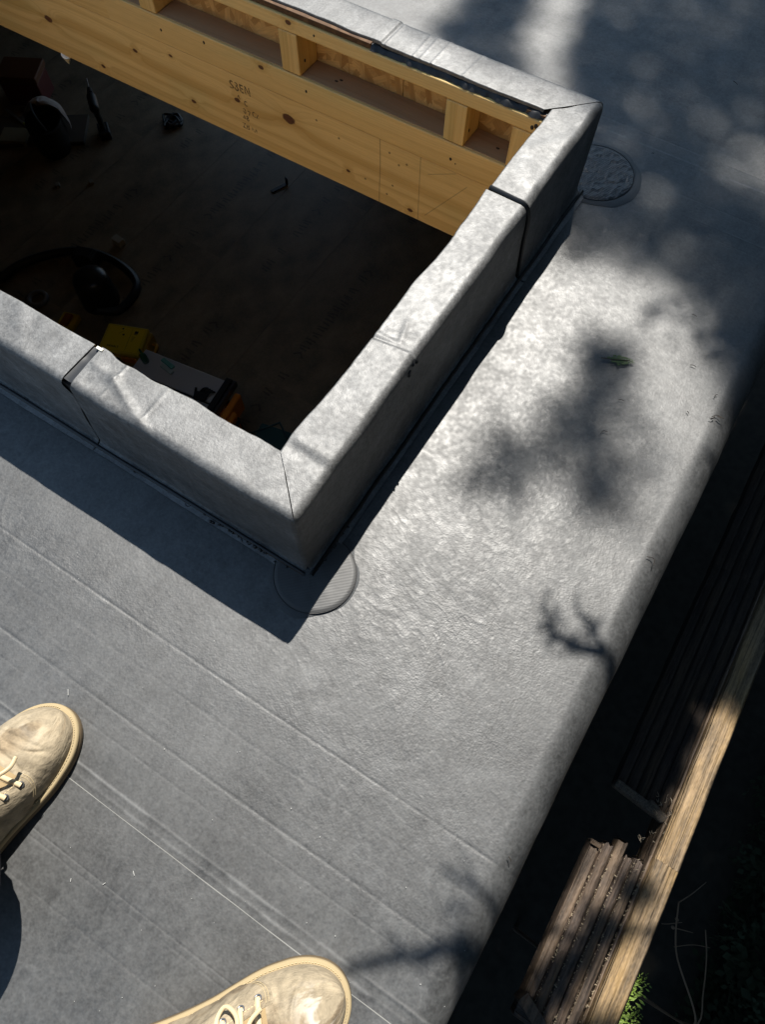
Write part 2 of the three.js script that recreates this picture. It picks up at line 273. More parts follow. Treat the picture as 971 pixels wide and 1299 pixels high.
// right side: thick corner piece, step, run to the black joint, far piece
cap('membrane_cap', 'right', .0012, 1, .672, .02, { s1: y => .17 * (CH - y), seed: 3, rag: .006, flange: .001, r: .014, out: .009, step: (a, d) => .0035 * (1 - sm(.309, .313, a + .12 * (d - .04))) + .0022 * gau(a - .318, .006) * sm(.0, .05, d), feats: [[.09, .066, .088, .0, .008, -.003], [.103, .066, .1, .005, .007, .0026], [.325, .035, .36, .045, .004, .002], [.33, .06, .345, .02, .0035, .0018]], edge: a => -.003 * gau(a - .31, .04) + .002 * Math.sin(a * 21) });
cap('membrane_cap', 'right', .683, .02, LZ - .0012, -1, { s0: y => .17 * (CH - y) - .006 * sm(CH - .004, CH - .03, y), seed: 5, rag: .005, out: .012, r: .016, feats: [[.73, .03, .76, .05, .012, .003], [.86, .01, .8, .06, .012, .003], [.93, .05, .9, .02, .012, -.003]] });
mesh('joint_line', tube([[-.076, CH - .002, -.681], [-.03, CH - .001, -.6785], [-.008, CH - .002, -.678], [.0005, CH - .02, -.682], [.002, .1, -.693], [.003, .01, -.709]], .0056, .0024, 40, 6), blackRubber, curb);
for (const q of [[-.0035, .186, -.322], [-.003, .178, -.3], [-.004, .19, -.312]]) mesh('lap_wrinkle', tube([[q[0], q[1], q[2]], [q[0] + .003, q[1] - .006, q[2] + .006], [q[0] + .001, q[1] - .012, q[2] + .004]], .002, .0012, 8, 5), blackRubber, curb);
// far side and the unseen left side
cap('membrane_cap', 'far', .0012, 1, .4535, .03, { seed: 7, w: .084, rag: .004, feats: [[.322, .0, .324, .084, .0014, .0015], [.349, .0, .349, .084, .0014, .0014], [.366, .0, .364, .084, .0012, .0014], [.426, .0, .426, .084, .0016, .0016], [.25, 0, .256, .084, .002, .0016]], step: a => .003 * sm(.432, .438, a) });
cap('membrane_cap', 'far', .4545, .03, L0 - .001, -1, { seed: 8, w: .081, rag: .005 });
cap('membrane_cap', 'left', .0012, 1, LZ - .0012, -1, { seed: 9 });
for (const [a, b, s] of [['near', 0, 0], ['far', 0, 0]]) { }
// black rubber lining folded out under the far cap, ragged
mesh('rubber_lining', gridGeo(120, 8, (f, v) => { const x = -lerp(.066, .4545, f), n = fbm(f * 22, 2, 3) - .5, th = v * Math.PI; return [x, CH - .0095 + .0055 * Math.sin(th) * (.5 + .9 * fbm(f * 26, v * 2 + 5, 3)) - .005 * v, -.913 + .0165 * v + .012 * n * v , f, v]; }), blackRubber, curb).userData.label = 'torn black rubber lining showing under the far cap';
// bubbly bead of sealant along the foot
function bead(a, b, seed) {
  const pts = []; const n = 60; for (let i = 0; i <= n; i++) pts.push(V(lerp(a[0], b[0], i / n) + .0022 * (fbm(i * .5 + seed, 1, 2) - .5), .0035 + .0015 * (fbm(i * .9, seed, 2)), lerp(a[1], b[1], i / n) + .0022 * (fbm(i * .5, 9 + seed, 2) - .5)));
  return tube(pts, .0035, .0035, 200, 6);
}
mesh('sealant_bead', merged([bead([0, .009], [-1.9, .009], 3), bead([.009, .004], [.009, -.99], 8)]), sealant, curb);
{
  const r = rng(5), l = [];
  for (let i = 0; i < 46; i++) { const t = r(), near = r() < .6, c = near ? lerp(.02, .2, r()) : lerp(.0, .1, r()); l.push(new THREE.IcosahedronGeometry(.0012 + .002 * r(), 1).translate(near ? -c : .010 + .004 * r(), .004, near ? .012 + .005 * r() : -c)); }
  for (let i = 0; i < 6; i++) { const t = r(); l.push(new THREE.TorusGeometry(.003 + .003 * r(), .0009, 5, 10, 2 + 2 * r()).rotateX(1.57).rotateY(r() * 6).translate(-lerp(.0, .42, r() * r()), .003, .011)); }
  const g = merged(l); const o = mesh('sealant_drips', g, sealant, curb); o.userData.kind = 'stuff';
}
// round corner patches of ribbed uncured rubber, each on a wider base piece
function patch(cx, cz, R, seed, big, label) {
  const disc = (r, y, wob, nr) => gridGeo(72, nr, (f, v) => { const a = f * Math.PI * 2, q = v * r * (1 + wob * (fbm(Math.cos(a) * 1.5 + seed, Math.sin(a) * 1.5, 2) - .5)), x = cx + q * Math.cos(a), z = cz + q * Math.sin(a); return [x, y + .0016 * (fbm(x * 60, z * 60 + seed, 3) - .2) * sm(0, .5, 1 - v) + und(x, z) - .0022 * sm(.96, 1, v), z, x / .1, z / .1]; }, true);
  const o = mesh('corner_patch', disc(R * 1.13, .0012, .35, 14), patchBase, curb); o.userData.label = label;
  mesh('ribbed_disc', disc(R, .0034, .03, 16), big ? ribRough : ribMat, o);
  mesh('disc_edge', tube(Array.from({ length: 40 }, (_, i) => { const a = i / 40 * Math.PI * 2, q = R * (1 + .03 * (fbm(Math.cos(a) * 1.5 + seed, Math.sin(a) * 1.5, 2) - .5)); return V(cx + q * Math.cos(a), q * 0 + .0016 + und(cx + q * Math.cos(a), cz + q * Math.sin(a)), cz + q * Math.sin(a)); }), .0008, .0008, 120, 5, true), sealant, o);
}
const ribMat = new THREE.MeshStandardMaterial({ color: new THREE.Color().setRGB(.05, .05, .05), roughness: .52, bumpScale: .00012, bumpMap: heightTex(512, 512, (u, v) => .5 + .5 * Math.sin((u * .5 + v) * 2 * Math.PI * 36) + .5 * fbm(u * 12, v * 12, 3)) });
const ribRough = new THREE.MeshStandardMaterial({ color: new THREE.Color().setRGB(.04, .043, .047), roughness: .38, bumpScale: .0032, bumpMap: heightTex(512, 512, (u, v) => (1 - Math.abs(2 * vn(u * 7, v * 5) - 1)) * .6 + fbm(u * 12, v * 9, 4) + .06 * Math.sin((u + v * .4) * 2 * Math.PI * 20)) });
const patchBase = new THREE.MeshStandardMaterial({ color: new THREE.Color().setRGB(.05, .054, .058), roughness: .55, bumpScale: .0008, bumpMap: capBump });
patch(.012, -.002, .066, 2, false, 'round ribbed rubber patch at the near corner of the upstand');
patch(.008, -1.058, .083, 9, true, 'crinkled round rubber patch at the far corner of the upstand');

// framing of the upstand
mesh('joist', grainUV(span(-1.86, -.04, -.163, .0025, -.936, -.8945, .002), 'x', 1.86, .185, -1.86, -.175), joistMat, curb);
mesh('sill_plate', grainUV(span(-1.85, -.04, .0032, .065, -.961, -.893, .003), 'x', 1.2, .12), pineMats[1], curb);
mesh('sill_ledge', grainUV(span(-1.85, -.04, .0645, .0662, -.9608, -.9, .0005), 'x', 1.2, .12), sillTopMat, curb);
for (const x of [-1.857, -1.457, -1.0567, -.6565, -.2557, -.112]) {
  const s = mesh('stud', grainUV(span(x - .0235, x + .0235, .0664, .15, -.9612, -.894, .003), 'y', 1.2, .12, x * 3.1, x), pineMats[(Math.round(-x * 10) + 2) % 3], curb);
  mesh('nail_hole', new THREE.SphereGeometry(.0026, 8, 6).scale(.5, 1.5, 1).translate(x + .0238, .09, -.915), blackRubber, s);
}
mesh('top_plate', grainUV(span(-1.85, -.04, .1502, .1795, -.958, -.894, .004), 'x', 1.2, .12, .3), pineMats[0], curb);
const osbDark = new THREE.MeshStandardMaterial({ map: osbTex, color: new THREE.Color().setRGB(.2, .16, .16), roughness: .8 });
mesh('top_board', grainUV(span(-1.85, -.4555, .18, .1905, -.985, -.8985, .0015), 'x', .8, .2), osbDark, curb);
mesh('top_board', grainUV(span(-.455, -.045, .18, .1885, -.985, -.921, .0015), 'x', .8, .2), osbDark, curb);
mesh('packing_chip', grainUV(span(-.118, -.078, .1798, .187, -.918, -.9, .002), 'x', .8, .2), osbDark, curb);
for (const [a, b] of [[-1.85, -1.25], [-1.248, -.416], [-.4145, -.045]]) mesh('sheathing_panel', grainUV(span(a, b, .02, .1498, -.979, -.9615, .001), 'x', .8, .2, a), osbMat, curb);
mesh('joist', grainUV(span(-1.86, -.04, -.163, .18, -.0725, -.03, .0025), 'x', 1.2, .12), pineMats[0], curb);
mesh('joist', grainUV(span(-.0725, -.03, -.163, .186, -.89, -.074, .0025), 'z', 1.2, .12), pineMats[2], curb);
mesh('joist', grainUV(span(-1.87, -1.827, -.163, .186, -.89, -.074, .0025), 'z', 1.2, .12), pineMats[2], curb);
for (const [x, y, z, r] of [[-.587, .182 - .017, -.8935, .0022], [-.09, .168, -.8935, .004], [-.097, .163, -.8935, .0035], [-.62, .04, -.8928, .0028], [-.255, .03, -.8928, .003], [-.243, .024, -.8928, .0015], [-.9, .05, -.8928, .003], [-1.03, .035, -.8928, .0028]]) mesh('nail_hole', new THREE.SphereGeometry(r, 8, 6).scale(1, 1.2, .4).translate(x, y, z), M([.02, .013, .01], .6), curb);
for (const [x, z] of [[-.56, -.925], [-.553, -.933], [-.17, -.93], [-.15, -.945]]) mesh('nail_hole', new THREE.SphereGeometry(.0035, 8, 6).scale(1.3, .2, .8).translate(x, .0664, z), M([.03, .017, .01], .6), curb);
mesh('membrane_backing', span(-1.88, -.012, .015, .185, -.984, -.9795, .001), blackRubber, curb);
mesh('membrane_backing', span(-1.88, -.012, .015, .186, -.029, -.006, .001), blackRubber, curb);
mesh('membrane_backing', span(-.029, -.006, .015, .186, -.978, -.03, .001), blackRubber, curb);

// ------------------------------------------------------------------ roof deck, house and room below
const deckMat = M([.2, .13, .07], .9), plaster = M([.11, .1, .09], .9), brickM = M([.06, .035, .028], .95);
const deckParts = new THREE.Group(); deckParts.name = 'roof_deck'; struct(deckParts); scene.add(deckParts);
for (const [a, b, c, d] of [[-6.1, .425, -4.5, -.985], [-6.1, .425, -.028, 2.2], [-.028, .425, -.984, -.029], [-6.1, -1.872, -.984, -.029]]) mesh('deck_board', span(a, b, -.2, -.012, c, d, .002), deckMat, deckParts);
const walls = [['wall', [.33, .45, -3.0, -.201, -4.4, 2.1]], ['wall', [-6.0, -5.85, -3.0, -.201, -4.4, 2.1]], ['wall', [-5.849, -4.7, -3.0, -.201, -4.4, -4.25]], ['wall', [-4.699, -2.701, -.8, -.201, -4.4, -4.25]], ['wall', [-2.7, .329, -3.0, -.201, -4.4, -4.25]], ['wall', [-5.849, .329, -3.0, -.201, 1.95, 2.1]]];
for (const [n, b] of walls) struct(mesh(n, span(...b, .002), plaster));
mesh('fascia', span(.452, .474, -.34, -.08, -4.5, 2.2, .003), M([.012, .012, .012], .8)); struct(scene.children.at(-1));
// chipboard floor in tongue and groove panels with printed lines
const floorPrint = (() => {
  const c = document.createElement('canvas'); c.width = 256; c.height = 1024; const g = c.getContext('2d'); g.fillStyle = '#fff'; g.fillRect(0, 0, 256, 1024);
  const r = rng(3); g.strokeStyle = '#000'; g.lineWidth = 5;
  for (let y = 20; y < 1010; y += 26) { if (r() < .22 || (y > 340 && y < 560)) continue; const x = 128 + 6 * (r() - .5), chev = r() < .35; g.beginPath(); if (chev) { g.moveTo(x - 14, y + 14); g.lineTo(x, y); g.lineTo(x + 14, y + 14); } else { g.moveTo(x - 14, y + r() * 8); g.lineTo(x + 14, y + r() * 8); g.moveTo(x - 14 + r() * 8, y + 13); g.lineTo(x + 10, y + 13 + 5 * r()); } g.stroke(); }
  return g.getImageData(0, 0, 256, 1024).data;
})();
const floorTex = colorTex(256, 1024, (u, v) => { const n = fbm(u * 90, v * 300, 3), b = fbm(u * 6, v * 18, 4); const k = 1 - floorPrint[(Math.floor(v * 1023) * 256 + Math.floor(u * 255)) * 4] / 255; const t = (.22 * (.75 + .5 * (n - .5) + .9 * (b - .5) + .25)) * (1 - .42 * k); return [t, t * .78, t * .5]; });
const floorMat = new THREE.MeshStandardMaterial({ map: floorTex, roughness: .55 });
const indoor = new THREE.Group(); indoor.name = 'indoor_floor'; struct(indoor); scene.add(indoor);
for (let i = 0; i < 11; i++) for (let k = 0; k < 3; k++) {
  const x0 = -6.0 + i * .6 + .0008, z1 = 2.6 - k * 2.4 - (i % 2) * 1.2 - .0008, za = Math.max(-4.24, z1 - 2.3984), zb = Math.min(1.94, z1), xa = Math.max(x0, -5.84), xb = Math.min(x0 + .5984, .32); if (zb - za < .05 || xb - xa < .05) continue;
  const g = new THREE.BoxGeometry(xb - xa, .018, zb - za).translate((xa + xb) / 2, -2.409, (za + zb) / 2), P = g.attributes.position, uv = g.attributes.uv;
  for (let q = 0; q < P.count; q++) uv.setXY(q, (P.getX(q) - x0) / .594, (P.getZ(q)) / 2.4 + .37 * i);
  mesh('floor_panel', g, floorMat, indoor);
}
struct(mesh('subfloor', span(-5.84, .32, -2.6, -2.42, -4.24, 1.94, .002), M([.02, .018, .015], .9)));

// ------------------------------------------------------------------ things in the room
const darkPlastic = M([.012, .012, .013], .5), steel = M([.35, .35, .35], .35, { metalness: .7 }), yellowP = M([.62, .42, .02], .5), orangeP = M([.65, .2, .015], .5), greyAlu = M([.5, .5, .5], .5, { metalness: .3 });
{ // yellow case
  const t = thing('tool_case', 'yellow plastic tool case with black print on its lid under the near upstand', 'tool case', [-2.35, -2.4, -1.1], .386);
  mesh('case_body', rbox(.27, .15, .22, .016, 0, .08, 0), M([.45, .26, .015], .5), t);
  const c = document.createElement('canvas'); c.width = 512; c.height = 384; const g = c.getContext('2d'); g.fillStyle = '#e6c40c'; g.fillRect(0, 0, 512, 384);
  g.fillStyle = '#191405'; g.font = 'bold 40px sans-serif'; g.fillText('DEWALT', 80, 330);
  g.fillRect(372, 52, 46, 40); g.fillRect(372, 98, 40, 10); g.beginPath(); g.arc(206, 42, 13, 0, 7); g.fill(); g.beginPath(); g.arc(240, 128, 15, 0, 7); g.fill(); g.strokeStyle = '#6a5806'; g.lineWidth = 4; g.beginPath(); g.moveTo(170, 120); g.lineTo(222, 74); g.moveTo(330, 350); g.lineTo(330, 30); g.stroke();
  g.strokeStyle = '#a08a10'; g.strokeRect(10, 10, 492, 364);
  for (let i = 0; i < 5; i++) g.fillRect(360, 140 + i * 16, 44 - i * 5, 4);
  const tx = new THREE.CanvasTexture(c); tx.colorSpace = THREE.SRGBColorSpace;
  const lid = mesh('case_lid', rbox(.255, .03, .205, .012, -.004, .172, -.004), M([.62, .46, .02], .5), t);
  mesh('lid_label', new THREE.PlaneGeometry(.236, .186).rotateX(-Math.PI / 2).translate(-.004, .1875, -.004), new THREE.MeshStandardMaterial({ map: tx, roughness: .55 }), lid);
  mesh('latch', rbox(.09, .04, .012, .004, .06, .15, .112), orangeP, t); mesh('latch', rbox(.06, .05, .012, .004, -.03, .13, .112), darkPlastic, t);
  mesh('handle', tube([[.138, .1, -.06], [.165, .11, -.05], [.165, .11, .05], [.138, .1, .06]], .009, .009, 24, 8), M([.5, .25, .015], .5), t);
}
{ // table saw on the floor below the kerb
  const t = thing('table_saw', 'grey topped table saw with orange body standing below the near upstand', 'table saw', [-1.64, -2.4, -.9], .137);
  mesh('table_top', span(-.3, .19, .485, .5, -.13, .02, .004), greyAlu, t);
  mesh('table_top', span(-.3, .19, .485, .5, .032, .15, .004), M([.42, .42, .42], .5, { metalness: .3 }), t);
  mesh('mitre_slot', span(-.3, .19, .47, .49, .018, .034, .002), darkPlastic, t);
  mesh('fence_rail', span(.19, .225, .478, .517, -.145, .16, .004), darkPlastic, t); mesh('fence_rail', span(.228, .246, .47, .512, -.145, .16, .003), M([.04, .04, .045], .35), t);
  mesh('saw_body', merged([span(-.05, .185, .26, .48, .06, .3, .02), span(-.25, .18, .2, .46, -.09, .055, .02), span(.16, .31, .24, .44, -.02, .2, .02)]), orangeP, t);
  mesh('end_guard', span(.248, .285, .33, .465, -.11, .12, .012), orangeP, t); mesh('crank', tube([[.285, .4, .0], [.32, .4, .0], [.325, .4, .05]], .008, .008, 12, 6), darkPlastic, t);
  for (const [x, z] of [[-.26, -.1], [.2, -.1], [-.26, .24], [.2, .26]]) mesh('leg', tube([[x, 0, z * 1.15], [x * .95, .2, z], [x * .9, .46, z * .9]], .014, .014, 8, 7), darkPlastic, t);
  mesh('blade', new THREE.CylinderGeometry(.07, .07, .002, 40).rotateX(Math.PI / 2).translate(-.12, .47, .08), steel, t);
}
tag(mesh('work_glove', merged([rbox(.07, .02, .05, .009).rotateY(.4).translate(-1.515, -1.885, -.905), ...[0, 1, 2, 3].map(i => tube([[-1.53 + i * .014, -1.885, -.92], [-1.52 + i * .014, -1.872, -.945], [-1.51 + i * .015, -1.884, -.962]], .007, .006, 8, 6)), tube([[-1.545, -1.885, -.9], [-1.56, -1.876, -.93]], .007, .006, 6, 6)]), M([.01, .01, .011], .8)), 'black crumpled work glove on the grey saw table', 'glove');
{ const t = thing('glue_bottle', 'small green bottle standing at the left end of the saw table', 'bottle', [-1.9, -1.899, -.925]); mesh('bottle_body', new THREE.LatheGeometry([[0, 0], [.017, 0], [.018, .03], [.016, .055], [.007, .065], [.006, .085], [0, .087]].map(p => new THREE.Vector2(...p)), 16), M([.015, .11, .055], .4), t); mesh('bottle_cap', new THREE.CylinderGeometry(.004, .007, .02, 10).translate(0, .095, 0), M([.01, .07, .04], .4), t); }
for (const [x, z, c, l] of [[-1.79, -.975, [.12, .34, .3], 'pale teal packet lying on the saw table'], [-1.772, -.945, [.33, .4, .38], 'whitish packet beside the teal one on the saw table']]) tag(mesh('packet', rbox(.085, .012, .026, .005).rotateY(-.14).translate(x, -1.892, z), M(c, .5)), l, 'packet');
{ const t = thing('storage_tub', 'dark teal plastic tub on the floor beside the orange saw', 'tub', [-1.2, -2.4, -1.0], .2); mesh('tub_body', new THREE.CylinderGeometry(.13, .11, .2, 4, 1).rotateY(.785).translate(0, .1, 0), M([.02, .075, .075], .6), t); mesh('tub_rim', new THREE.TorusGeometry(.13, .008, 6, 4).rotateX(Math.PI / 2).rotateY(0).translate(0, .2, 0), M([.015, .05, .05], .5), t); }
{ const t = thing('battery_charger', 'small orange and yellow charger on the floor left of the yellow case', 'charger', [-2.86, -2.4, -1.08], .3); mesh('charger_body', rbox(.11, .05, .13, .014, 0, .026, 0), yellowP, t); mesh('charger_slot', rbox(.05, .02, .09, .006, 0, .056, 0), M([.3, .09, .01], .5), t); }
{ // drill standing on its battery
  const t = thing('cordless_drill', 'black cordless drill standing upright on its battery with a long bit', 'drill', [-3.85, -2.4, -2.53], .9);
  mesh('battery', rbox(.08, .06, .13, .01, 0, .03, 0), darkPlastic, t);
  mesh('handle', tube([[0, .06, .01], [0, .13, .0], [0, .2, .02]], .02, .022, 12, 10).scale(1, 1, 1.2), darkPlastic, t);
  mesh('motor_housing', new THREE.CapsuleGeometry(.034, .12, 6, 14).rotateX(Math.PI / 2).translate(0, .235, -.02), darkPlastic, t);
  mesh('chuck', new THREE.CylinderGeometry(.016, .026, .07, 14).rotateX(-Math.PI / 2).translate(0, .235, -.145), M([.02, .02, .02], .3), t);
  mesh('drill_bit', new THREE.CylinderGeometry(.003, .003, .12, 6).rotateX(-Math.PI / 2).translate(0, .235, -.24), steel, t);
}
{ // black bag with a pale cloth flap
  const t = thing('tool_bag', 'black open tool bag with a pale grey cloth draped over its back', 'tool bag', [-4.08, -2.4, -2.24], -.6);
  mesh('bag_body', new THREE.LatheGeometry([[0, 0], [.15, 0], [.17, .08], [.165, .2], [.15, .21], [.15, .04], [0, .03]].map(p => new THREE.Vector2(...p)), 26).scale(1, 1, .75), M([.008, .008, .008], .8), t);
  mesh('cloth', gridGeo(30, 18, (f, v) => { const a = lerp(1.9, 5.0, f), el = lerp(-.35, 1.5, v), r = .185 * (1 + .12 * (fbm(f * 7, v * 5, 3) - .5)); return [-.03 + r * Math.cos(el) * Math.cos(a), .15 + r * .85 * Math.sin(el), -.02 + r * .8 * Math.cos(el) * Math.sin(a), f, v]; }), M([.5, .45, .42], .9), t);
  mesh('bag_handle', tube([[-.12, .2, 0], [-.07, .29, .03], [.07, .29, .03], [.12, .2, 0]], .009, .009, 20, 7), darkPlastic, t);
}
{ const t = thing('spirit_level', 'long thin metal level lying on the floor left of the bag', 'level', [-4.37, -2.39, -2.26], -.2); mesh('level_bar', rbox(.5, .03, .02, .003, 0, .02, 0), steel, t); mesh('vial', new THREE.CylinderGeometry(.008, .008, .04, 8).rotateZ(1.57).translate(0, .032, .0), M([.4, .5, .05], .2), t); }
tag(mesh('timber_offcut', rbox(.2, .04, .15, .004).rotateY(.5).translate(-4.36, -2.375, -2.14), M([.26, .22, .13], .8)), 'pale sawn timber offcut lying beside the metal level', 'offcut');
tag(mesh('floor_plank', rbox(1.5, .03, .3, .004).rotateY(.62).translate(-4.6, -2.384, -2.05), M([.09, .07, .05], .8)), 'dark wide plank on the room floor under the timber offcut', 'plank');
{ const t = thing('storage_box', 'dim orange box with a red base at the dark back of the room', 'box', [-4.6, -2.4, -2.55], .5); mesh('box_lid', rbox(.3, .05, .24, .01, 0, .2, 0), M([.12, .04, .01], .6), t); mesh('box_body', rbox(.28, .17, .22, .01, 0, .087, 0), M([.1, .01, .006], .6), t); }
{ const t = thing('vacuum_cleaner', 'black workshop vacuum on the floor at the bend of its hose', 'vacuum cleaner', [-2.83, -2.4, -1.34]); mesh('vacuum_body', new THREE.CylinderGeometry(.11, .12, .18, 24).translate(0, .09, 0), darkPlastic, t); mesh('vacuum_head', new THREE.SphereGeometry(.11, 20, 10, 0, 7, 0, 1.57).scale(1, .6, 1).translate(0, .18, 0), M([.02, .02, .022], .3), t);
  mesh('hose', tube([[.08, .05, .1], [.17, .03, .02], [.14, .03, -.2], [-.1, .03, -.28], [-.38, .03, -.22], [-.6, .03, .02], [-.66, .03, .3]], .028, .028, 60, 10), M([.01, .011, .012], .5), t); }
tag(mesh('battery_box', merged([rbox(.14, .09, .1, .008), rbox(.12, .02, .08, .006, 0, .05, 0)]).rotateY(.3).translate(-3.11, -2.355, -1.53), darkPlastic), 'small black box beside the hose on the room floor', 'box');
tag(mesh('tape_roll', new THREE.TorusGeometry(.055, .016, 10, 30).rotateX(Math.PI / 2).translate(-3.17, -2.384, -1.12), M([.16, .16, .16], .6)), 'grey roll of tape on the floor inside the hose curve', 'tape roll');
tag(mesh('wood_block', rbox(.075, .05, .05, .004).rotateY(-.1).translate(-3.05, -2.374, -1.77), M([.4, .37, .3], .8)), 'small pale block alone in the middle of the room floor', 'block');
tag(mesh('cable_tangle', tube(Array.from({ length: 22 }, (_, i) => [-3.52 + .07 * Math.cos(i * 1.9) * (.4 + lat[i]), -2.39 + .02 * lat[i + 40], -2.91 + .07 * Math.sin(i * 1.9) * (.4 + lat[i + 80])]), .009, .009, 120, 6), darkPlastic), 'small black tangle of cable near the joist', 'cable');
tag(mesh('metal_bracket', merged([rbox(.13, .006, .03, .002), rbox(.006, .05, .03, .002, .065, .025, 0)]).rotateY(1.2).translate(-2.45, -2.394, -2.78), darkPlastic), 'dark bent bracket lying on the room floor by the right side', 'bracket');
for (const [x, z, l] of [[-3.78, -1.95, 'left one of two pale chips on the room floor'], [-3.6, -2.1, 'right one of two pale chips on the room floor']]) tag(mesh('wood_chip', rbox(.04, .02, .03, .003).rotateY(x).translate(x, -2.39, z), M([.25, .22, .17], .8)), l, 'wood chip');
tag(mesh('nozzle_cone', new THREE.CylinderGeometry(.013, .0015, .042, 16).rotateZ(-.45).rotateX(.25).translate(-1.455, -.182, -.905), M([.88, .86, .78], .4)), 'white plastic cone tip poking out below the joist', 'nozzle');

// ------------------------------------------------------------------ old timber structure below the roof edge
function weather(c, seed) {
  return colorTex(512, 512, (u, v) => { const g = fbm(u * 70 + seed, v * 5, 4), f = vn(u * 260, v * 9 + seed), p = fbm(u * 9 + seed, v * 7, 4), crack = sm(.8, .9, vn(u * 75 + .6 * p, v * 2.2 + seed)), spk = vn(u * 170, v * 120 + seed), k = .4 + 1.3 * (g - .35) + .35 * (f - .5) + .8 * (p - .4) + .45 * (spk - .5) + .7 * (fbm(u * 26 + seed, v * 15, 3) - .5); return c.map((q, i) => q * Math.max(.12, k + .3) * (1 - .4 * crack) * (1 + [.04, 0, -.12][i] * (p - .5) * 4)); });
}
const wBump = heightTex(512, 512, (u, v) => fbm(u * 80, v * 6, 4) - .8 * sm(.78, .9, vn(u * 75, v * 2.2)) + .5 * fbm(u * 90, v * 60, 3));
const wMat = (c, s) => new THREE.MeshStandardMaterial({ map: weather(c, s), bumpMap: wBump, bumpScale: .003, roughness: .72, side: THREE.DoubleSide });
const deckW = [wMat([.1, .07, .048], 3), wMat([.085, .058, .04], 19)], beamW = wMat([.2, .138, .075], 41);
const shadeW = wMat([.03, .021, .014], 29); shadeW.roughness = 1;  // far slats: deep tree shade put into the wood colour
const platform = thing('timber_platform', 'weathered brown slatted timber platform with a rough edge beam below the right roof edge', 'timber platform');
function plank(name, x0, x1, z0, z1, y1, th, m, seed, ragged = 0, parent = platform) {
  const nz = Math.max(8, Math.round((z1 - z0) / .01)), cs = [[0, -th], [0, -.004], [.12, 0], [.35, .0006], [.65, .0006], [.88, 0], [1, -.004], [1, -th], [0, -th]];
  const body = gridGeo(cs.length - 1, nz, (f, v, i, j) => { const c = cs[i]; let z = lerp(z0, z1, v); if (j === 0) z += ragged * fbm(c[0] * 7 + seed, 3, 2); const x = lerp(x0, x1, c[0]) + .0025 * (fbm(z * 16 + seed, c[0] * .5, 3) - .5); return [x, y1 + c[1] + .004 * (fbm(z * 9 + seed, c[0] * 3, 3) - .5), z, (lerp(x0, x1, c[0]) + c[1]) * 3 + seed, z * 1.4]; });
  const caps = [0, 1].map(e => { const s = new THREE.Shape(cs.slice(0, 8).map(c => new THREE.Vector2(lerp(x0, x1, c[0]), y1 + c[1]))); const g = new THREE.ShapeGeometry(s).translate(0, 0, e ? z1 : z0 + ragged * .3); return g; });
  return mesh(name, merged([body, ...caps]), m, parent);
}
{
  const y = -.6, xs = [.708, .733, .757, .782, .803, .826];
  for (let i = 0; i < 5; i++) plank('slat', xs[i] + .0011, xs[i + 1] - .001, .012 + .008 * (i % 2) - (i === 2 ? .014 : 0) + (i == 0 ? .03 : 0), .372 + .012 * i, y - .004 - .001 * (i % 3), .03, deckW[i % 2], i * 7.3, .016);
  mesh('base_board', grainUV(span(.71, .826, y - .05, y - .014, .035, .41, .003), 'z', .5, .5), deckW[1], platform);
  const xf = [.706, .73, .755, .779, .803, .828];
  for (let i = 0; i < 5; i++) plank('slat', xf[i] + .0011, xf[i + 1] - .001, -2.2, -.095, y - .012 - .001 * (i % 2), .03, shadeW, 60 + i * 5.1, 0);
  plank('edge_beam', .836, .89, -2.4, .75, y + .008, .11, beamW, 7);
  plank('inner_rail', .8285, .8345, -2.3, .6, y - .002, .06, deckW[0], 23);
  const cross = mesh('cross_piece', merged([rbox(.125, .03, .02, .005).rotateY(-.1).translate(.768, y - .016, -.09), rbox(.05, .02, .024, .008).rotateY(-.35).translate(.806, y - .008, -.088)]), wMat([.13, .105, .08], 77), platform);
  mesh('end_board', grainUV(rbox(.15, .05, .026, .003).rotateY(-.42).translate(.775, y - .014, .4), 'x', .5, .5), deckW[1], platform);
  for (const z of [-2.3, .66]) mesh('bracket_arm', span(.452, .83, y - .11, y - .045, z, z + .06, .004), shadeW, platform);
  const r = rng(91), l = []; // moss crumbs and splinters in the gaps
  for (let i = 0; i < 420; i++) { const g = 1 + Math.floor(r() * 5), z = lerp(.03, .38, r()), x = xs[g] + .004 * (r() - .5); l.push(new THREE.TetrahedronGeometry(.0008 + .0018 * r() * r() * r(), 0).scale(1, .7, 1 + 2 * r()).rotateY(r() * 6).translate(x, y + .0 + .001 * r(), z)); }
  const st = mesh('gap_debris', merged(l), M([.3, .24, .16], .8), platform); st.userData.kind = 'stuff';
  const sp = []; for (let i = 0; i < 26; i++) { const x = lerp(.79, .84, r()), z = lerp(-.13, .05, r()); sp.push(tube([[x, y - .004, z], [x + .01 * (r() - .5), y + .003 + .004 * r(), z + .014 * (r() - .5)], [x + .016 * (r() - .5), y + .002, z + .02 * (r() - .5)]], .0007, .0003, 4, 4)); }
  const so = mesh('splinters', merged(sp), M([.4, .33, .24], .8), platform); so.userData.kind = 'stuff';
}

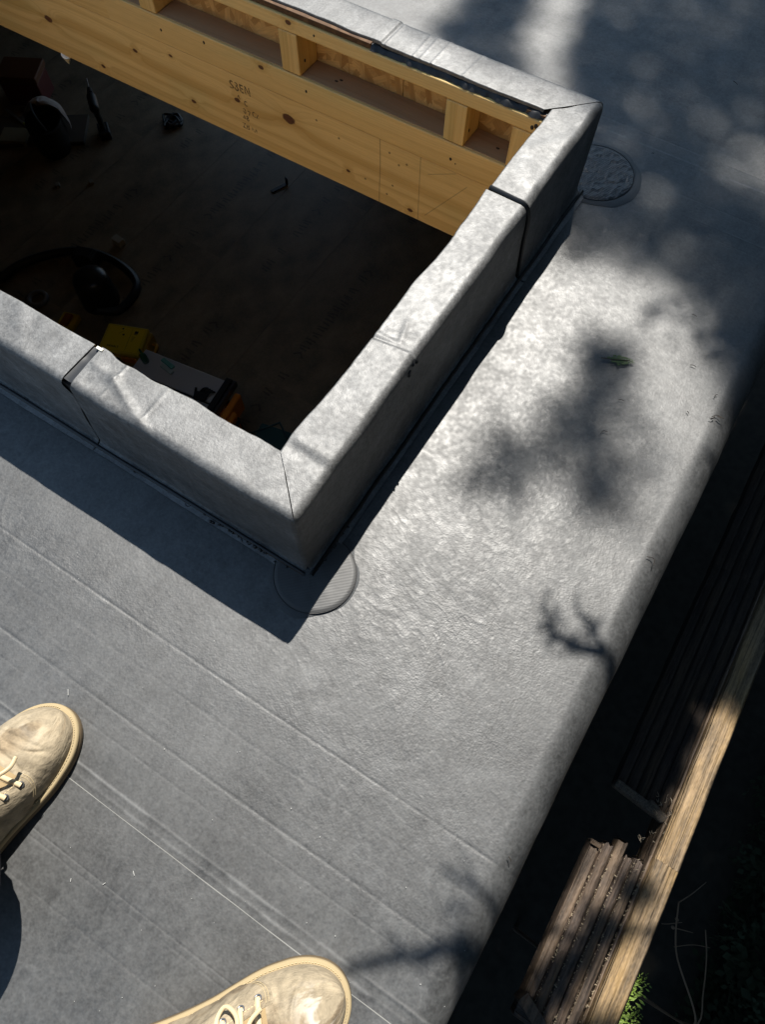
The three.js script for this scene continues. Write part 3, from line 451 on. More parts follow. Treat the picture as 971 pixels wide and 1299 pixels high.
// ------------------------------------------------------------------ ground and plants below
struct(mesh('ground', gridGeo(60, 60, (u, v) => { const x = lerp(-40, 40, u), z = lerp(-40, 40, v); return [x, -3.02 + .05 * fbm(x, z, 2), z, x, z]; }), new THREE.MeshStandardMaterial({ map: colorTex(256, 256, (u, v) => { const t = .028 * (.5 + fbm(u * 30, v * 30, 4)); return [t, t * .85, t * .6]; }), roughness: .95 })));
const bark = M([.09, .065, .045], .9), twigM = M([.2, .14, .09], .8);
{
  const t = thing('bare_shrub', 'thin bare brown stems rising from the dark beside the platform', 'shrub');
  mesh('stem', tube([[1.52, -3, .3], [1.49, -2.2, .26], [1.487, -1.6, .233], [1.284, -1.4, .101], [1.216, -1.3, .052], [1.154, -1.2, -.015]], .007, .0022, 50, 6), twigM, t);
  mesh('stem', tube([[1.154, -1.2, -.015], [1.165, -1.17, -.05], [1.182, -1.15, -.099]], .002, .001, 10, 5), twigM, t);
  mesh('stem', tube([[1.56, -3, .3], [1.51, -2.2, .27], [1.493, -1.6, .229], [1.409, -1.45, .142], [1.316, -1.3, .06], [1.245, -1.2, .009]], .006, .0018, 50, 6), twigM, t);
  mesh('side_shoot', tube([[1.2, -1.29, .045], [1.225, -1.27, .035], [1.236, -1.245, .03]], .0018, .0009, 8, 5), twigM, t);
  mesh('side_shoot', tube([[1.16, -1.27, .055], [1.182, -1.285, .045], [1.21, -1.27, .02]], .0018, .0009, 8, 5), twigM, t);
  mesh('side_shoot', tube([[1.25, -1.36, .085], [1.29, -1.34, .05], [1.34, -1.35, .03]], .0014, .0008, 8, 5), twigM, t);
  for (const p of [[1.2, -1.29, .045], [1.19, -1.26, .022]]) mesh('bud', new THREE.SphereGeometry(.005, 8, 6).scale(1.3, .8, 1).translate(...p), twigM, t);
}
// a flat conifer spray: forked fronds of small scale leaves
function sprayGeo(n, seed, len, fat = 1) {
  const r = rng(seed), p = [], ix = [];
  const leaf = (x, z, a, l, w) => { const c = Math.cos(a), s = Math.sin(a), b = p.length / 3, y = () => .006 * (r() - .5) * len * 10; p.push(x, y(), z, x + c * l * .5 - s * w, y(), z + s * l * .5 + c * w, x + c * l, y(), z + s * l, x + c * l * .5 + s * w, y(), z + s * l * .5 - c * w); ix.push(b, b + 1, b + 2, b, b + 2, b + 3); };
  for (let i = 0; i < n; i++) {
    const t = i / n, x = len * t, side = i % 2 ? 1 : -1, a = side * (.55 + .25 * r()), l = len * (.5 * (1 - t) + .14);
    for (let k = 0; k < 4; k++) { const q = k / 4; leaf(x + Math.cos(a) * l * q, Math.sin(a) * l * q, a + (k % 2 ? .5 : -.5), l * .36, l * .06 * fat); }
    leaf(x, 0, a * .3, l * .5, l * .05 * fat);
  }
  const g = new THREE.BufferGeometry(); g.setAttribute('position', new THREE.Float32BufferAttribute(p, 3)); g.setIndex(ix); g.computeVertexNormals(); return g;
}
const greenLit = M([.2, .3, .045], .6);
{
  const t = thing('conifer_shrub', 'bright green conifer sprigs catching sun beside the lower end of the beam', 'conifer shrub');
  mesh('stem', tube([[1.2, -3, .35], [1.12, -2, .33], [1.02, -.97, .33]], .012, .003, 20, 6), bark, t);
  for (const [x, y, z, a, s, sd] of [[1.0, -.965, .29, -1.0, .1, 4], [1.012, -.96, .285, -1.35, .08, 5], [.985, -.965, .345, -.9, .085, 6], [1.0, -.96, .35, -.55, .08, 7], [1.03, -.97, .335, -1.0, .07, 9]]) mesh('sprig', sprayGeo(11, sd, s).rotateY(-a).rotateZ(.15).translate(x, y, z), greenLit, t);
}
// shade trees outside the frame; leaves stand where they throw the dapple seen on the roof
const ZB = [[-.6, -.9], [.03, -.86], [.061, -.84], [.221, -.88], [.334, -.845], [.4, -.745], [.44, -.675], [.505, -.61]];
function zb(X) { for (let i = 1; i < ZB.length; i++) if (X <= ZB[i][0]) return lerp(ZB[i - 1][1], ZB[i][1], (X - ZB[i - 1][0]) / (ZB[i][0] - ZB[i - 1][0])); return 9; }
const capd = (X, Z, s, r) => 1 - sm(r * .75, r * 1.25, segd(X, Z, ...s));
function shadeAt(X, Z) {
  let d = 0;
  if (X > -.53 && Z < zb(X)) d = .93;
  if (X > .535 || (X > .5 && Z < -.6)) d = 1;
  if (X > .4 && Z < -2) d = 1;
  d *= 1 - Math.max(capd(X, Z, [-.33, -1.6, -.27, -1.36], .06), capd(X, Z, [-.27, -1.36, -.18, -1.25], .04), .65 * capd(X, Z, [.3, -1.28, .36, -1.24], .085), .8 * capd(X, Z, [-.52, -1.2, -.52, -1.25], .04));
  d *= 1 - Math.max(capd(X, Z, [.745, -.69, .745, -.36], .06), .85 * capd(X, Z, [.75, -.27, .75, -.2], .03), .8 * capd(X, Z, [.745, -.13, .75, -.03], .034), capd(X, Z, [.632, -.33, .632, -.04], .075) * (1 - .95 * capd(X, Z, [.7, -.28, .6, -.02], .024)), capd(X, Z, [.61, -.78, .64, -.7], .014), capd(X, Z, [.81, -.34, .81, -.24], .045), .7 * capd(X, Z, [.64, -.455, .69, -.455], .016));
  d = Math.max(d, .9 * capd(X, Z, [.02, -.9, .05, -.84], .03), .85 * capd(X, Z, [.217, -.65, .262, -.53], .05), .75 * capd(X, Z, [.26, -.53, .2, -.43], .062), 0.85 * capd(X, Z, [.195, -.42, .187, -.31], .056), .5 * capd(X, Z, [.32, -.47, .35, -.37], .065));
  return d;
}
const leafG = [sprayGeo(6, 31, .13, 2.1), sprayGeo(6, 32, .13, 2.1)];
const leafM = M([.045, .075, .022], .7), leafDark = M([.02, .034, .012], .8);
function foliage(parent, n, seed, box, hy, s0, s1, mat, skip) {           // box in shadow coordinates; sparse where the light comes through
  const r = rng(seed), e = new THREE.Euler(), q = new THREE.Quaternion(), out = [], off = V();
  let tries = 0;
  while (out.length < n && tries++ < n * 14) {
    const X = lerp(box[0], box[1], r()), Z = lerp(box[2], box[3], r()), sh = shadeAt(X, Z); if (sh <= 0 || skip?.(X, Z) || r() > Math.log(1 - .985 * sh) / -4.2) continue;
    const g = .075, rim = Math.min(shadeAt(X + g, Z), shadeAt(X - g, Z), shadeAt(X, Z + g), shadeAt(X, Z - g)) < sh - .2 || sh < .95;
    for (let k = rim ? 4 : 1; k--;) {
      const y = lerp(hy[0], hy[1], r()), s = lerp(s0, s1, r()) * (rim ? .45 : 1), j = rim ? .07 * hy[0] / 5.5 : 0;
      e.set((r() - .5) * 1.3, r() * 6.28, (r() - .5) * 1.3); q.setFromEuler(e); off.set(-.065 * s, 0, 0).applyQuaternion(q);
      out.push(new THREE.Matrix4().compose(V(X + SUNX * y + j * (r() - .5), y, Z + SUNZ * y + j * (r() - .5)).add(off), q, V(s, s, s)));
    }
  }
  leafG.forEach((g, k) => { const l = out.filter((_, i) => i % 2 === k), o = new THREE.InstancedMesh(g, mat, l.length); l.forEach((x, i) => o.setMatrixAt(i, x)); o.name = 'foliage'; o.castShadow = o.receiveShadow = true; o.userData.kind = 'stuff'; parent.add(o); });
  return out;
}
function limbs(parent, base, leaves, n, seed) {
  const r = rng(seed), p = V();
  for (let i = 0; i < n; i++) { p.setFromMatrixPosition(leaves[Math.floor(r() * leaves.length)]); const h = Math.max(1.6, p.y - .8 - r()); mesh('limb', tube([[base[0], h, base[1]], [lerp(base[0], p.x, .5), lerp(h, p.y, .65), lerp(base[1], p.z, .5)], [p.x, p.y, p.z]], .03, .006, 14, 6), bark, parent); }
}
{
  const t = thing('conifer_tree', 'tall conifer behind the far end of the roof shading its right side', 'tree');
  mesh('trunk', tube([[1.3, -3, -6.4], [1.25, 1, -6.3], [1.0, 6, -6.2], [.9, 10.5, -6.2]], .2, .05, 24, 12), bark, t);
  const inBlob = (X, Z) => X > .1 && X < .42 && Z > -.72, l = foliage(t, 27000, 11, [-.53, .62, -3.4, -.25], [5.5, 9], .5, .9, leafM, inBlob);
  foliage(t, 420, 14, [.1, .42, -.72, -.22], [5, 7], .5, .9, leafM);
  limbs(t, [1.05, -6.25], l, 26, 2);
}
{
  const t = thing('conifer_tree', 'overhanging conifer beside the roof that keeps the timber platform in shade', 'tree');
  mesh('trunk', tube([[2.3, -3, -3.2], [2.2, 1, -3.1], [2.1, 5, -3.2], [2.0, 8, -3.6]], .18, .05, 24, 12), bark, t);
  const l = foliage(t, 8500, 12, [.5, 2.6, -1.1, 1.1], [2.0, 3.8], .9, 1.6, leafM);
  l.push(...foliage(t, 14000, 13, [.4, 2.6, -6.2, -1.1], [4.8, 7.5], .9, 1.6, leafM, (X, Z) => X < .5 && Z > -2));
  limbs(t, [2.2, -3.1], l, 20, 3);
  // low branches whose sharper shadows cross the roof
  const br = (pts, y, r0, r1) => tube(pts.map(([X, Z, dy = 0]) => V(X + SUNX * (y + dy), y + dy, Z + SUNZ * (y + dy))), r0, r1, 24, 6);
  mesh('low_branch', br([[1.1, -.5, .5], [.7, -.2, .2], [.5, -.11], [.47, -.135], [.43, -.15], [.39, -.17]], 1.5, .01, .004), bark, t);
  mesh('low_branch', br([[.455, -.135], [.41, -.118], [.375, -.12], [.345, -.145]], 1.5, .0095, .003), bark, t);
  mesh('low_branch', br([[1.0, .0, .5], [.7, .2, .2], [.5, .28], [.466, .303], [.43, .33], [.395, .36], [.34, .41]], 1.7, .014, .006), bark, t);
  mesh('low_branch', br([[.7, .2, .2], [.5, .27], [.475, .248], [.44, .243], [.387, .247]], 1.7, .008, .004), bark, t);
  for (const [pts, y, r0] of [[[[.39, -.17], [.38, -.185], [.376, -.2]], 1.5, .004], [[[.345, -.145], [.338, -.16], [.34, -.178]], 1.5, .004], [[[.43, -.15], [.425, -.17], [.43, -.185]], 1.5, .0035], [[[.41, -.118], [.4, -.1], [.385, -.09]], 1.5, .003], [[[.395, .36], [.38, .35], [.36, .352]], 1.7, .004], [[[.43, .33], [.425, .35], [.41, .365]], 1.7, .004], [[[.466, .303], [.47, .34], [.49, .36]], 1.7, .006], [[[.44, .243], [.42, .228], [.4, .222]], 1.7, .003]]) mesh('low_branch', br(pts, y, r0, r0 * .5), bark, t);
  const r = rng(8), e = new THREE.Euler(), q = new THREE.Quaternion(), ms = [];
  for (const [X, Z, n, s, w, y] of [[.468, .302, 12, .2, .014, 1.7], [.44, .318, 6, .2, .014, 1.7], [.47, -.125, 7, .2, .013, 1.5], [.41, -.12, 5, .17, .011, 1.5], [.372, -.125, 9, .2, .012, 1.5], [.35, -.145, 5, .15, .01, 1.5], [.41, -.155, 6, .17, .01, 1.5], [.43, .27, 4, .2, .014, 1.7], [.4, -.79, 20, .3, .04, 3], [.3, -.79, 16, .3, .04, 3]]) for (let i = 0; i < n; i++) { const a = X + w * 2 * (r() - .5), b = Z + w * 2 * (r() - .5); e.set((r() - .5), r() * 6.3, (r() - .5)); ms.push(new THREE.Matrix4().compose(V(a + SUNX * y, y + .04 * (r() - .5), b + SUNZ * y), q.setFromEuler(e), V(s, s, s))); }
  const o = new THREE.InstancedMesh(leafG[0], leafM, ms.length); ms.forEach((m, i) => o.setMatrixAt(i, m)); o.name = 'low_foliage'; o.castShadow = true; o.userData.kind = 'stuff'; t.add(o);
}
{
  const t = thing('conifer_hedge', 'dark dense conifer hedge on the ground beyond the timber platform', 'hedge');
  const r = rng(55), e = new THREE.Euler(), q = new THREE.Quaternion(), ms = [];
  for (let i = 0; i < 26000; i++) { const z = lerp(-4.5, 4, r()), y = lerp(-3, 5.5, r()), d = r() * r(); e.set(r() * 6, r() * 6, r() * 6); const s = lerp(1.2, 2.4, r()); ms.push(new THREE.Matrix4().compose(V(1.95 + .25 * fbm(z, y, 2) + d * 1.1, y, z), q.setFromEuler(e), V(s, s, s))); }
  const o = new THREE.InstancedMesh(leafG[1], leafDark, ms.length); ms.forEach((m, i) => o.setMatrixAt(i, m)); o.name = 'foliage'; o.castShadow = o.receiveShadow = true; o.userData.kind = 'stuff'; t.add(o);
  for (const z of [-3.6, -2.4, -1.2, 0, 1.2, 2.4, 3.6]) mesh('trunk', tube([[2.6, -3, z], [2.6, 0, z + .1], [2.6, 5.2, z]], .09, .02, 12, 8), bark, t);
}

// ------------------------------------------------------------------ the person standing on the roof; only the boots are in the frame
function sdfMesh(bones, c, half, N, k, clip) {          // bones [a, b, ra, rb]
  const mc = new MarchingCubes(N, new THREE.MeshBasicMaterial(), false, false, 400000); mc.isolation = 0; const f = mc.field;
  for (let z = 0; z < N; z++) for (let y = 0; y < N; y++) for (let x = 0; x < N; x++) {
    const px = c[0] + half * (x - N / 2) / (N / 2), py = c[1] + half * (y - N / 2) / (N / 2), pz = c[2] + half * (z - N / 2) / (N / 2);
    let s = 0;
    for (const [a, b, ra, rb] of bones) {
      const dx = b[0] - a[0], dy = b[1] - a[1], dz = b[2] - a[2], L = dx * dx + dy * dy + dz * dz, t = L ? Math.min(1, Math.max(0, ((px - a[0]) * dx + (py - a[1]) * dy + (pz - a[2]) * dz) / L)) : 0;
      const d = Math.hypot(px - a[0] - t * dx, py - a[1] - t * dy, pz - a[2] - t * dz) - lerp(ra, rb, t); s += Math.exp(-d / k);
    }
    let d = -k * Math.log(s + 1e-30); if (clip) d = Math.max(d, clip(px, py, pz)); f[x + y * N + z * N * N] = -d;
  }
  mc.update(); const n = mc.count, g = new THREE.BufferGeometry(), P = new Float32Array(n * 3), Q = new Float32Array(n * 3);
  for (let i = 0; i < n; i++) { for (let j = 0; j < 3; j++) { P[3 * i + j] = c[j] + half * mc.positionArray[3 * i + j]; Q[3 * i + j] = mc.normalArray[3 * i + j]; } }
  g.setAttribute('position', new THREE.BufferAttribute(P, 3)); g.setAttribute('normal', new THREE.BufferAttribute(Q, 3)); g.setAttribute('uv', new THREE.BufferAttribute(new Float32Array(n * 2), 2)); return g;
}
{
  const p = thing('person', 'person standing on the roof in dusty tan lace-up work boots and dark trousers', 'person');
  const skin = M([.5, .3, .2], .6), cloth = M([.02, .022, .028], .9), shirt = M([.05, .055, .07], .9);
  const aL = [-.168, .1, .6], kL = [-.18, .45, .49], hL = [-.09, .86, .7], aR = [.235, .1, .615], kR = [.2, .48, .63], hR = [.09, .86, .7], sL = [-.19, 1.38, .68], sR = [.19, 1.38, .68], eL = [-.28, 1.1, .72], wL = [-.27, .86, .7], eR = [.31, 1.13, .66], wR = [.315, 1.09, .42];
  const legs = [[aL, kL, .045, .058], [kL, hL, .06, .088], [aR, kR, .045, .058], [kR, hR, .06, .088]], trunk = [[hL, hR, .1, .1], [[0, .9, .7], [0, 1.28, .69], .125, .14], [sL, sR, .07, .07], [[0, 1.4, .69], [0, 1.52, .67], .065, .055]], arms = [[sL, eL, .055, .042], [eL, wL, .042, .028], [sR, eR, .055, .042], [eR, wR, .042, .028]];
  const head = sdfMesh([[[0, 1.62, .64], [0, 1.66, .65], .085, .095], [[0, 1.56, .615], [0, 1.58, .62], .05, .06], [[0, 1.615, .553], [0, 1.595, .535], .012, .016], [[-.095, 1.63, .65], [-.097, 1.6, .65], .018, .012], [[.095, 1.63, .65], [.097, 1.6, .65], .018, .012], [[-.02, 1.563, .558], [.02, 1.563, .558], .01, .01], [[0, 1.46, .68], [0, 1.55, .66], .055, .055]], [0, 1.6, .65], .17, 72, .012);
  const hand = (w, d, s) => { const B = [[w, [w[0] + d[0] * .07, w[1] + d[1] * .07, w[2] + d[2] * .07], .026, .03]]; for (let i = 0; i < 4; i++) { const o = (i - 1.5) * .019, l = [.068, .078, .073, .056][i], a = [w[0] + d[0] * .085 + o * (d[2] ? 1 : 0), w[1] + d[1] * .085, w[2] + d[2] * .085 + o * (d[2] ? 0 : 1)], m = a.map((q, j) => q + d[j] * l * .55 + (j === 1 && d[2] ? -.01 : 0)), e = m.map((q, j) => q + d[j] * l * .4 + (j === 1 && d[2] ? -.022 : 0) + (j === 2 && !d[2] ? -.015 : 0)); B.push([a, m, .0095, .009], [m, e, .009, .0075]); } const t = [w[0] + s * .03, w[1] + d[1] * .03, w[2] + d[2] * .03 - (d[2] ? 0 : .02)]; B.push([t, [t[0] + s * .025, t[1] + d[1] * .035, t[2] + d[2] * .04], .012, .01]); return sdfMesh(B, [w[0] + d[0] * .08, w[1] + d[1] * .08, w[2] + d[2] * .08], .13, 80, .003); };
  mesh('body', merged([sdfMesh([...legs, ...trunk, ...arms], [0, .8, .62], .85, 90, .02), head, hand(wL, [0, -1, 0], 1), hand(wR, [0, -.15, -.6], -1)]), skin, p);
  mesh('hair', sdfMesh([[[0, 1.66, .66], [0, 1.69, .665], .1, .1], [[0, 1.6, .7], [0, 1.64, .69], .07, .08]], [0, 1.64, .66], .16, 50, .01, (x, y, z) => Math.max(1.6 - y, (.62 - z) - (y - 1.68))), M([.03, .02, .012], .8), p);
  mesh('trousers', sdfMesh([...legs.map(([a, b, c, d], i) => [i ? a : [a[0] + .034, a[1], a[2]], b, c + [.06, .02, .03, .02][i], d + .012]), [hL, hR, .115, .115], [[0, .95, .67], [0, 1.05, .67], .135, .135]], [0, .6, .62], .62, 90, .02, (x, y) => Math.max(.105 - y, y - 1.04)), cloth, p);
  mesh('shirt', sdfMesh([[[0, .97, .67], [0, 1.3, .69], .14, .155], [sL, sR, .084, .084], ...arms.map(([a, b, c, d]) => [a, b, c + .014, d + .014])], [0, 1.2, .6], .45, 80, .02, (x, y, z) => Math.max(.98 - y, y - 1.47, (x > .2 ? .46 - z : -1), (x < -.2 ? .92 - y : -1))), shirt, p);

  // boots
  const LB = .285, A = [0, .01, .025, .045, .065, .085, .105, .13, .155, .185, .215, .245, .27, .285], Wd = [.044, .0455, .047, .0495, .052, .0535, .0525, .049, .045, .042, .04, .039, .038, .037], Hh = [.027, .034, .041, .047, .05, .055, .066, .086, .11, .143, .162, .168, .168, .158];
  const roundOff = a => Math.pow(1 - Math.pow(1 - Math.min(1, Math.max(0, a) / .062), 2.3), 1 / 2.1) * Math.pow(1 - Math.pow(1 - Math.min(1, Math.max(0, LB - a) / .036), 2.3), 1 / 2.2), wid = a => interp(Wd, a) * roundOff(a);
  const interp = (T, a) => { let i = 1; while (i < A.length - 1 && a > A[i]) i++; const t = Math.min(1, Math.max(0, (a - A[i - 1]) / (A[i] - A[i - 1]))), s = k => { const l = Math.max(0, k - 1), r = Math.min(A.length - 1, k + 1); return (T[r] - T[l]) / (A[r] - A[l]); }, h = A[i] - A[i - 1], m0 = i === 1 ? (T[1] - T[0]) / h * 1.6 : s(i - 1), m1 = s(i); return T[i - 1] * (2 * t ** 3 - 3 * t * t + 1) + h * m0 * (t ** 3 - 2 * t * t + t) + T[i] * (3 * t * t - 2 * t ** 3) + h * m1 * (t ** 3 - t * t); };
  const bow = a => .007 * Math.sin(a / .3 * Math.PI) - .004;
  const SOLE = .021;
  function surf(a, th, off, mir) {        // th 0 (right side) .. pi (left side)
    const w = wid(a) + off, h = interp(Hh, a) * (.55 + .45 * roundOff(a)) + off, c = Math.cos(th), s = Math.sin(th), e = lerp(.62, .8, sm(.08, .2, a));
    let x = bow(a) + w * Math.sign(c) * Math.pow(Math.abs(c), e) * (1 - .25 * sm(.13, .24, a) * s), y = SOLE - .006 + (h + .006) * Math.pow(s, .8);
    const top = Math.pow(s, 2), wr = (fbm(a * 55 + 3, th * 2.4, 3) - .5);
    y -= top * (.0034 * gau(a - .058 - .012 * Math.cos(th) - .004 * Math.sin(th * 5), .003) + .003 * gau(a - .07 + .012 * Math.cos(th + .5), .003) + .0014 * gau(a - .05 - .012 * c, .0025)) ;
    y += top * (.004 * wr * sm(.05, .09, a) + .0024 * gau(a - .064, .005)); x += .003 * wr * c * sm(.06, .12, a);
    if (off === 0 && a > .082) y -= .003 * sm(.082, .09, a) * gau(th - Math.PI / 2, .4);
    return V(mir * x, y, a - .15);
  }
  const leather = (seed, scuff) => new THREE.MeshStandardMaterial({
    roughness: .88, side: THREE.DoubleSide, bumpScale: .0011, bumpMap: heightTex(512, 512, (u, v) => fbm(u * 20, v * 14 + seed, 5) + .25 * vn(u * 130, v * 120) - .3 * (1 - sm(.0, .09, Math.abs(fbm(u * 7 + seed, v * 5, 3) - .5)))),
    map: colorTex(512, 512, (u, v) => { const m = fbm(u * 8 + seed, v * 5, 5), f = fbm(u * 46, v * 30 + seed, 3), g = vn(u * 190, v * 170), st = sm(.56, .74, fbm(u * 5 + 20 + seed, v * 7, 4)), cr = .35 * gau(fbm(u * 9 + seed, v * 4, 3) - .5, .03); let k = .92 + .75 * (m - .5) + .5 * (f - .5) + .2 * (g - .5) - .34 * st - .2 * cr; const sc = 1.2 * scuff * sm(.5, .66, fbm(u * 16 + 3, v * 20, 4)) * gau(u - .115, .07) * gau(v - .5, .13); let c = [.335 * k, .275 * k * (1 - .07 * st), .188 * k * (1 - .14 * st)]; c = c.map((q, i) => lerp(q, [.6, .55, .47][i], .7 * sc)); return c; }),
  });
  const midsole = M([.34, .265, .15], .85), rubber = M([.14, .1, .055], .8), laceM = M([.6, .48, .3], .85), eyeM = M([.25, .26, .28], .35, { metalness: .8 }), stitchM = M([.62, .5, .3], .9), tongueM = M([.3, .215, .11], .85), lining = M([.05, .04, .03], .9);
  const laceFlat = (pts, r = .0034, n = 30) => tube(pts, r, r, n, 7);
  function boot(mir, pos, turn, seed, scuff, label) {
    const b = new THREE.Group(); b.name = 'boot'; b.position.set(...pos); b.rotation.y = turn; b.userData.label = label; p.add(b);
    const lm = leather(seed, scuff), F = mir < 0;
    mesh('vamp', gridGeo(150, 70, (f, v) => { const a = f * f * .35 + f * .65, q = surf(a * LB, v * Math.PI, 0, mir); return [q.x, q.y, q.z, a, v]; }, F), lm, b);
    // quarters with an open lacing edge
    for (const [t0, t1] of [[.0, 1.16], [Math.PI - 1.16, Math.PI]]) {
      const right = t0 === 0, open = right ? t1 : t0, at = (f, v) => { const ed = right ? v : 1 - v, a0 = lerp(.085, .078, ed) + .03 * (1 - ed) * (1 - ed) - .006 * Math.sin(ed * 3), a = lerp(a0, .282, f), th = lerp(t0, t1, v), e = Math.min(f * 40, 1) * Math.min(1, (1 - ed) * 22); return [a, th, .0003 + .0024 * Math.min(1, e)]; };
      mesh('quarter', gridGeo(70, 40, (f, v) => { const [a, th, o] = at(f, v), q = surf(a, th, o, mir); return [q.x, q.y, q.z, a / .3 + .3, th / Math.PI + .17]; }, F), lm, b);
      const st = []; for (const k of [.0, .012]) for (let i = 0; i < 40; i++) { const v = right ? lerp(.3, .98, i / 40) : 1 - lerp(.3, .98, i / 40), g = (vv) => { const [a, th] = at(0, vv); return surf(a + .004 + k * .25, th, .0032, mir); }; st.push(tube([g(v), g(v + .012).lerp(g(v + .006), .2)], .00045, .00045, 2, 4)); }
      const row = []; for (let i = 0; i < 46; i++) { const a = .087 + i * .0036, th = open + (right ? -.13 : .13); row.push(tube([surf(a, th, .003, mir), surf(a + .0024, th, .003, mir)], .00045, .00045, 2, 4)); }
      mesh('stitching', merged([...st, ...row]), stitchM, b);
      for (let i = 0; i < 5; i++) { const a = .092 + i * .019, th = open + (right ? -.24 : .24), c = surf(a, th, .0031, mir), n = surf(a, th, .02, mir).sub(c).normalize(), q = new THREE.Quaternion().setFromUnitVectors(V(0, 0, 1), n); const ey = mesh('eyelet', new THREE.TorusGeometry(.0036, .0011, 7, 16).applyQuaternion(q).translate(c.x, c.y, c.z), eyeM, b); }
    }
    mesh('tongue', gridGeo(30, 16, (f, v) => { const th = lerp(.98, Math.PI - .98, v), a = lerp(.086, .24, f), q = surf(a, th, -.0008 + .0014 * Math.sin(v * Math.PI) * vn(a * 90, 3), mir); return [q.x, q.y, q.z, a, v]; }, F), tongueM, b);
    const eye = (i, s) => surf(.092 + i * .019, s > 0 ? 1.16 - .24 : Math.PI - 1.16 + .24, .0045, mir);
    for (let i = 0; i < 4; i++) { const l = eye(i, -1), r = eye(i, 1), mid = surf(.092 + i * .019 + .004, Math.PI / 2, .006, mir); mesh('lace', laceFlat([l, l.clone().lerp(mid, .5).add(V(0, .002, 0)), mid, r.clone().lerp(mid, .5).add(V(0, .002, 0)), r]), laceM, b); }
    for (let i = 0; i < 3; i++) { const l = eye(i, -1), r = eye(i + 1, 1), mid = l.clone().lerp(r, .5).add(V(0, .006, 0)); mesh('lace', laceFlat([l, mid, r]), laceM, b); }
    const k = surf(.128, Math.PI / 2, .008, mir), m = mir;
    const off = (x, y, z) => k.clone().add(V(x, y, z));
    if (mir < 0) {
      mesh('lace_loop', laceFlat([off(0, 0, 0), off(.016, .004, -.006), off(.034, -.004, -.004), off(.044, -.014, .008), off(.036, -.016, .02), off(.016, -.004, .016), off(0, .001, .004)], .0026, 50), laceM, b);
      mesh('lace_end', laceFlat([off(0, .002, 0), off(.012, .006, -.014), off(.024, -.006, -.034), off(.03, -.012, -.052), off(.026, -.016, -.064)], .0027, 40), laceM, b);
      mesh('lace_loop', laceFlat([off(0, 0, 0), off(-.018, .004, -.004), off(-.036, -.008, .006), off(-.03, -.012, .02), off(-.01, .0, .012), off(0, .001, .003)], .0026, 50), laceM, b);
    } else {
      mesh('lace_loop', laceFlat([off(0, 0, 0), off(-.018, .002, -.012), off(-.038, -.01, -.016), off(-.05, -.02, -.004), off(-.04, -.02, .008), off(-.016, -.004, .006), off(0, .001, .003)], .0026, 50), laceM, b);
      mesh('lace_end', laceFlat([off(0, .002, 0), off(-.014, .004, -.018), off(-.03, -.012, -.03), off(-.036, -.018, -.042)], .0027, 40), laceM, b);
      mesh('lace_loop', laceFlat([off(0, 0, 0), off(.018, .004, -.004), off(.036, -.008, .006), off(.03, -.012, .02), off(.01, .0, .012), off(0, .001, .003)], .0026, 50), laceM, b);
    }
    // welt, midsole with a paler rand and outsole
    const base2 = Array.from({ length: 160 }, (_, i) => { const f = i / 160 * 2, t = f < 1 ? f : 2 - f, al = LB * (.5 - .5 * Math.cos(t * Math.PI)); return [bow(al) + (f < 1 ? 1 : -1) * wid(al), al - .15]; });
    const outline = (o, y) => base2.map((q, i) => { const a = base2[(i + 157) % 160], c = base2[(i + 3) % 160], dx = c[0] - a[0], dz = c[1] - a[1], l = Math.hypot(dx, dz); return V(mir * (q[0] + o * dz / l), y, q[1] - o * dx / l); });
    const ring = (list) => gridGeo(160, list.length - 1, (f, v, i, j) => { const q = list[j][i % 160]; return [q.x, q.y, q.z, f, v]; }, F);
    mesh('midsole', ring([outline(-.004, .0225), outline(.0035, .0222), outline(.0058, .0205), outline(.0064, .017), outline(.0055, .013)]), midsole, b);
    mesh('rand', tube(outline(.0062, .0135)  .slice(18, 72), .0016, .0016, 120, 6), stitchM, b);
    mesh('outsole', ring([outline(.0052, .0128), outline(.0062, .011), outline(.006, .003), outline(.004, .0015), outline(-.02, .0015)]), rubber, b);
    const ws = []; const wl = outline(.0018, .0231); for (let i = 2; i < 156; i += 1) ws.push(tube([wl[i].clone(), wl[i].clone().lerp(wl[i + 1], .62)], .0005, .0005, 2, 4));
    mesh('welt_stitching', merged(ws), stitchM, b);
    mesh('collar', tube([surf(.225, .4, .004, mir), surf(.215, Math.PI / 2, .006, mir), surf(.225, Math.PI - .4, .004, mir)], .006, .006, 20, 8), lm, b);
    return b;
  }
  boot(-1, [-.166, .0005, .513], .04, 3, .15, 'tan left boot with loose laces at the left edge');
  boot(1, [.2595, .0005, .5445], -.69, 8, 1, 'tan right boot with a pale scuffed toe at the bottom edge');
}

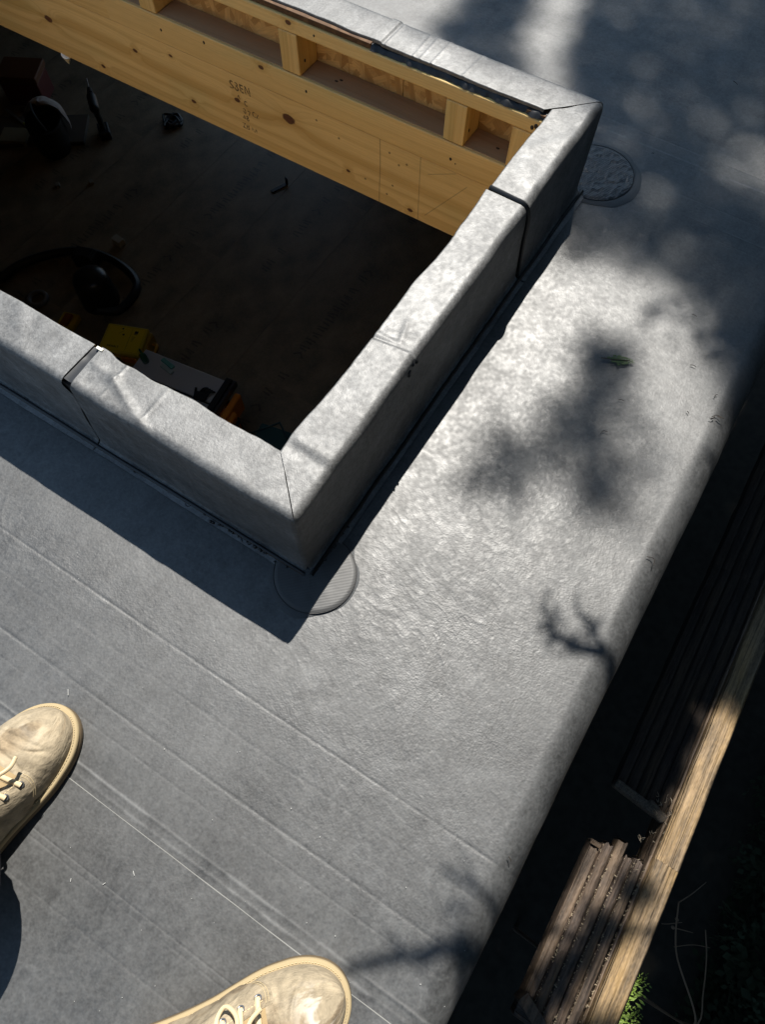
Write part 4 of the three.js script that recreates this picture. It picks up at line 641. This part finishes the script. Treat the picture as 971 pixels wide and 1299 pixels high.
// ------------------------------------------------------------------ litter on the roof
{
  const s = thing('fallen_sprig', 'small green conifer sprig lying on the sunlit rubber roof', 'sprig', [.232, .004, -.628], .42);
  mesh('leaves', sprayGeo(16, 3, .046, 2.4).scale(1, .25, .55), M([.05, .085, .02], .7), s); mesh('stalk', tube([[-.012, 0, 0], [.01, .001, .001], [.04, .0015, 0]], .0011, .0006, 8, 5), bark, s);
}
for (const [x, z, l, a, cv, lab] of [[.371, -.699, .016, .1, .002, 'short dark twig on the roof right of the green sprig'], [.447, -.618, .026, .5, .006, 'forked dark twig near the roll of the roof edge'], [.292, -.482, .02, .8, .006, 'curved dark needle below the green sprig in the soft shade'], [.29, -.56, .014, .3, .001, 'straight thin needle just under the green sprig'], [.453, -.305, .024, -.5, .011, 'hooked dark stem alone near the sunny roof edge'], [.43, -.66, .012, 1.3, .003, 'tiny twig in the blue shade by the roof edge'], [.4, -.6, .008, -.6, .001, 'speck of bark left of the forked twig'], [.33, -.81, .014, -.1, .001, 'thin needle lying in the far blue shade'], [.09, -1.178, .007, .4, .002, 'dark crumb beside the far lap seam'], [.16, -1.5, .02, -.5, .001, 'thin dark stem lying on the far shaded sheet'], [.49 - .03, .19, .01, -.6, .001, 'pale flat crumb near the lower roof edge']]) {
  const c = .7 * Math.cos(a), s = .7 * Math.sin(a); const g = [tube([[x - c * l / 2, .0018, z + s * l / 2], [x - s * cv, .0022, z - c * cv], [x + c * l / 2, .0018, z - s * l / 2]], .0007, .0005, 10, 5)];
  if (lab.startsWith('forked')) g.push(tube([[x, .004, z], [x + .006, .005, z - .001], [x + .012, .003, z - .003]], .0012, .0005, 6, 5), tube([[x - .004, .004, z + .003], [x - .006, .004, z + .008], [x - .011, .003, z + .01]], .001, .0005, 6, 5));
  tag(mesh('fallen_twig', merged(g), M([.03, .022, .015], .8)), lab, 'twig', 'twigs littering the roof');
}
{
  const r = rng(17), l = [];
  for (let i = 0; i < 70; i++) { const x = lerp(-.45, .5, r()), z = lerp(.13, .7, r()); l.push(new THREE.TetrahedronGeometry(.0004 + .001 * r() * r() * r(), 0).scale(1, .5, 1 + r()).rotateY(r() * 6).translate(x, .002, z)); }
  for (const [x, z, a, n] of [[-.19, .342, .8, .009], [.045, .47, .6, .006], [-.02, .52, 1, .004], [.02, .5, 2, .004]]) l.push(rbox(n, .0006, .0007, .0002).rotateY(-a).translate(x, .002, z));
  const o = mesh('pale_crumbs', merged(l), M([.45, .45, .43], .8)); o.userData.kind = 'stuff'; o.userData.label = 'scattered pale crumbs and chips on the rubber around the boots'; o.userData.category = 'crumbs';
}

renderer.render(scene, camera);
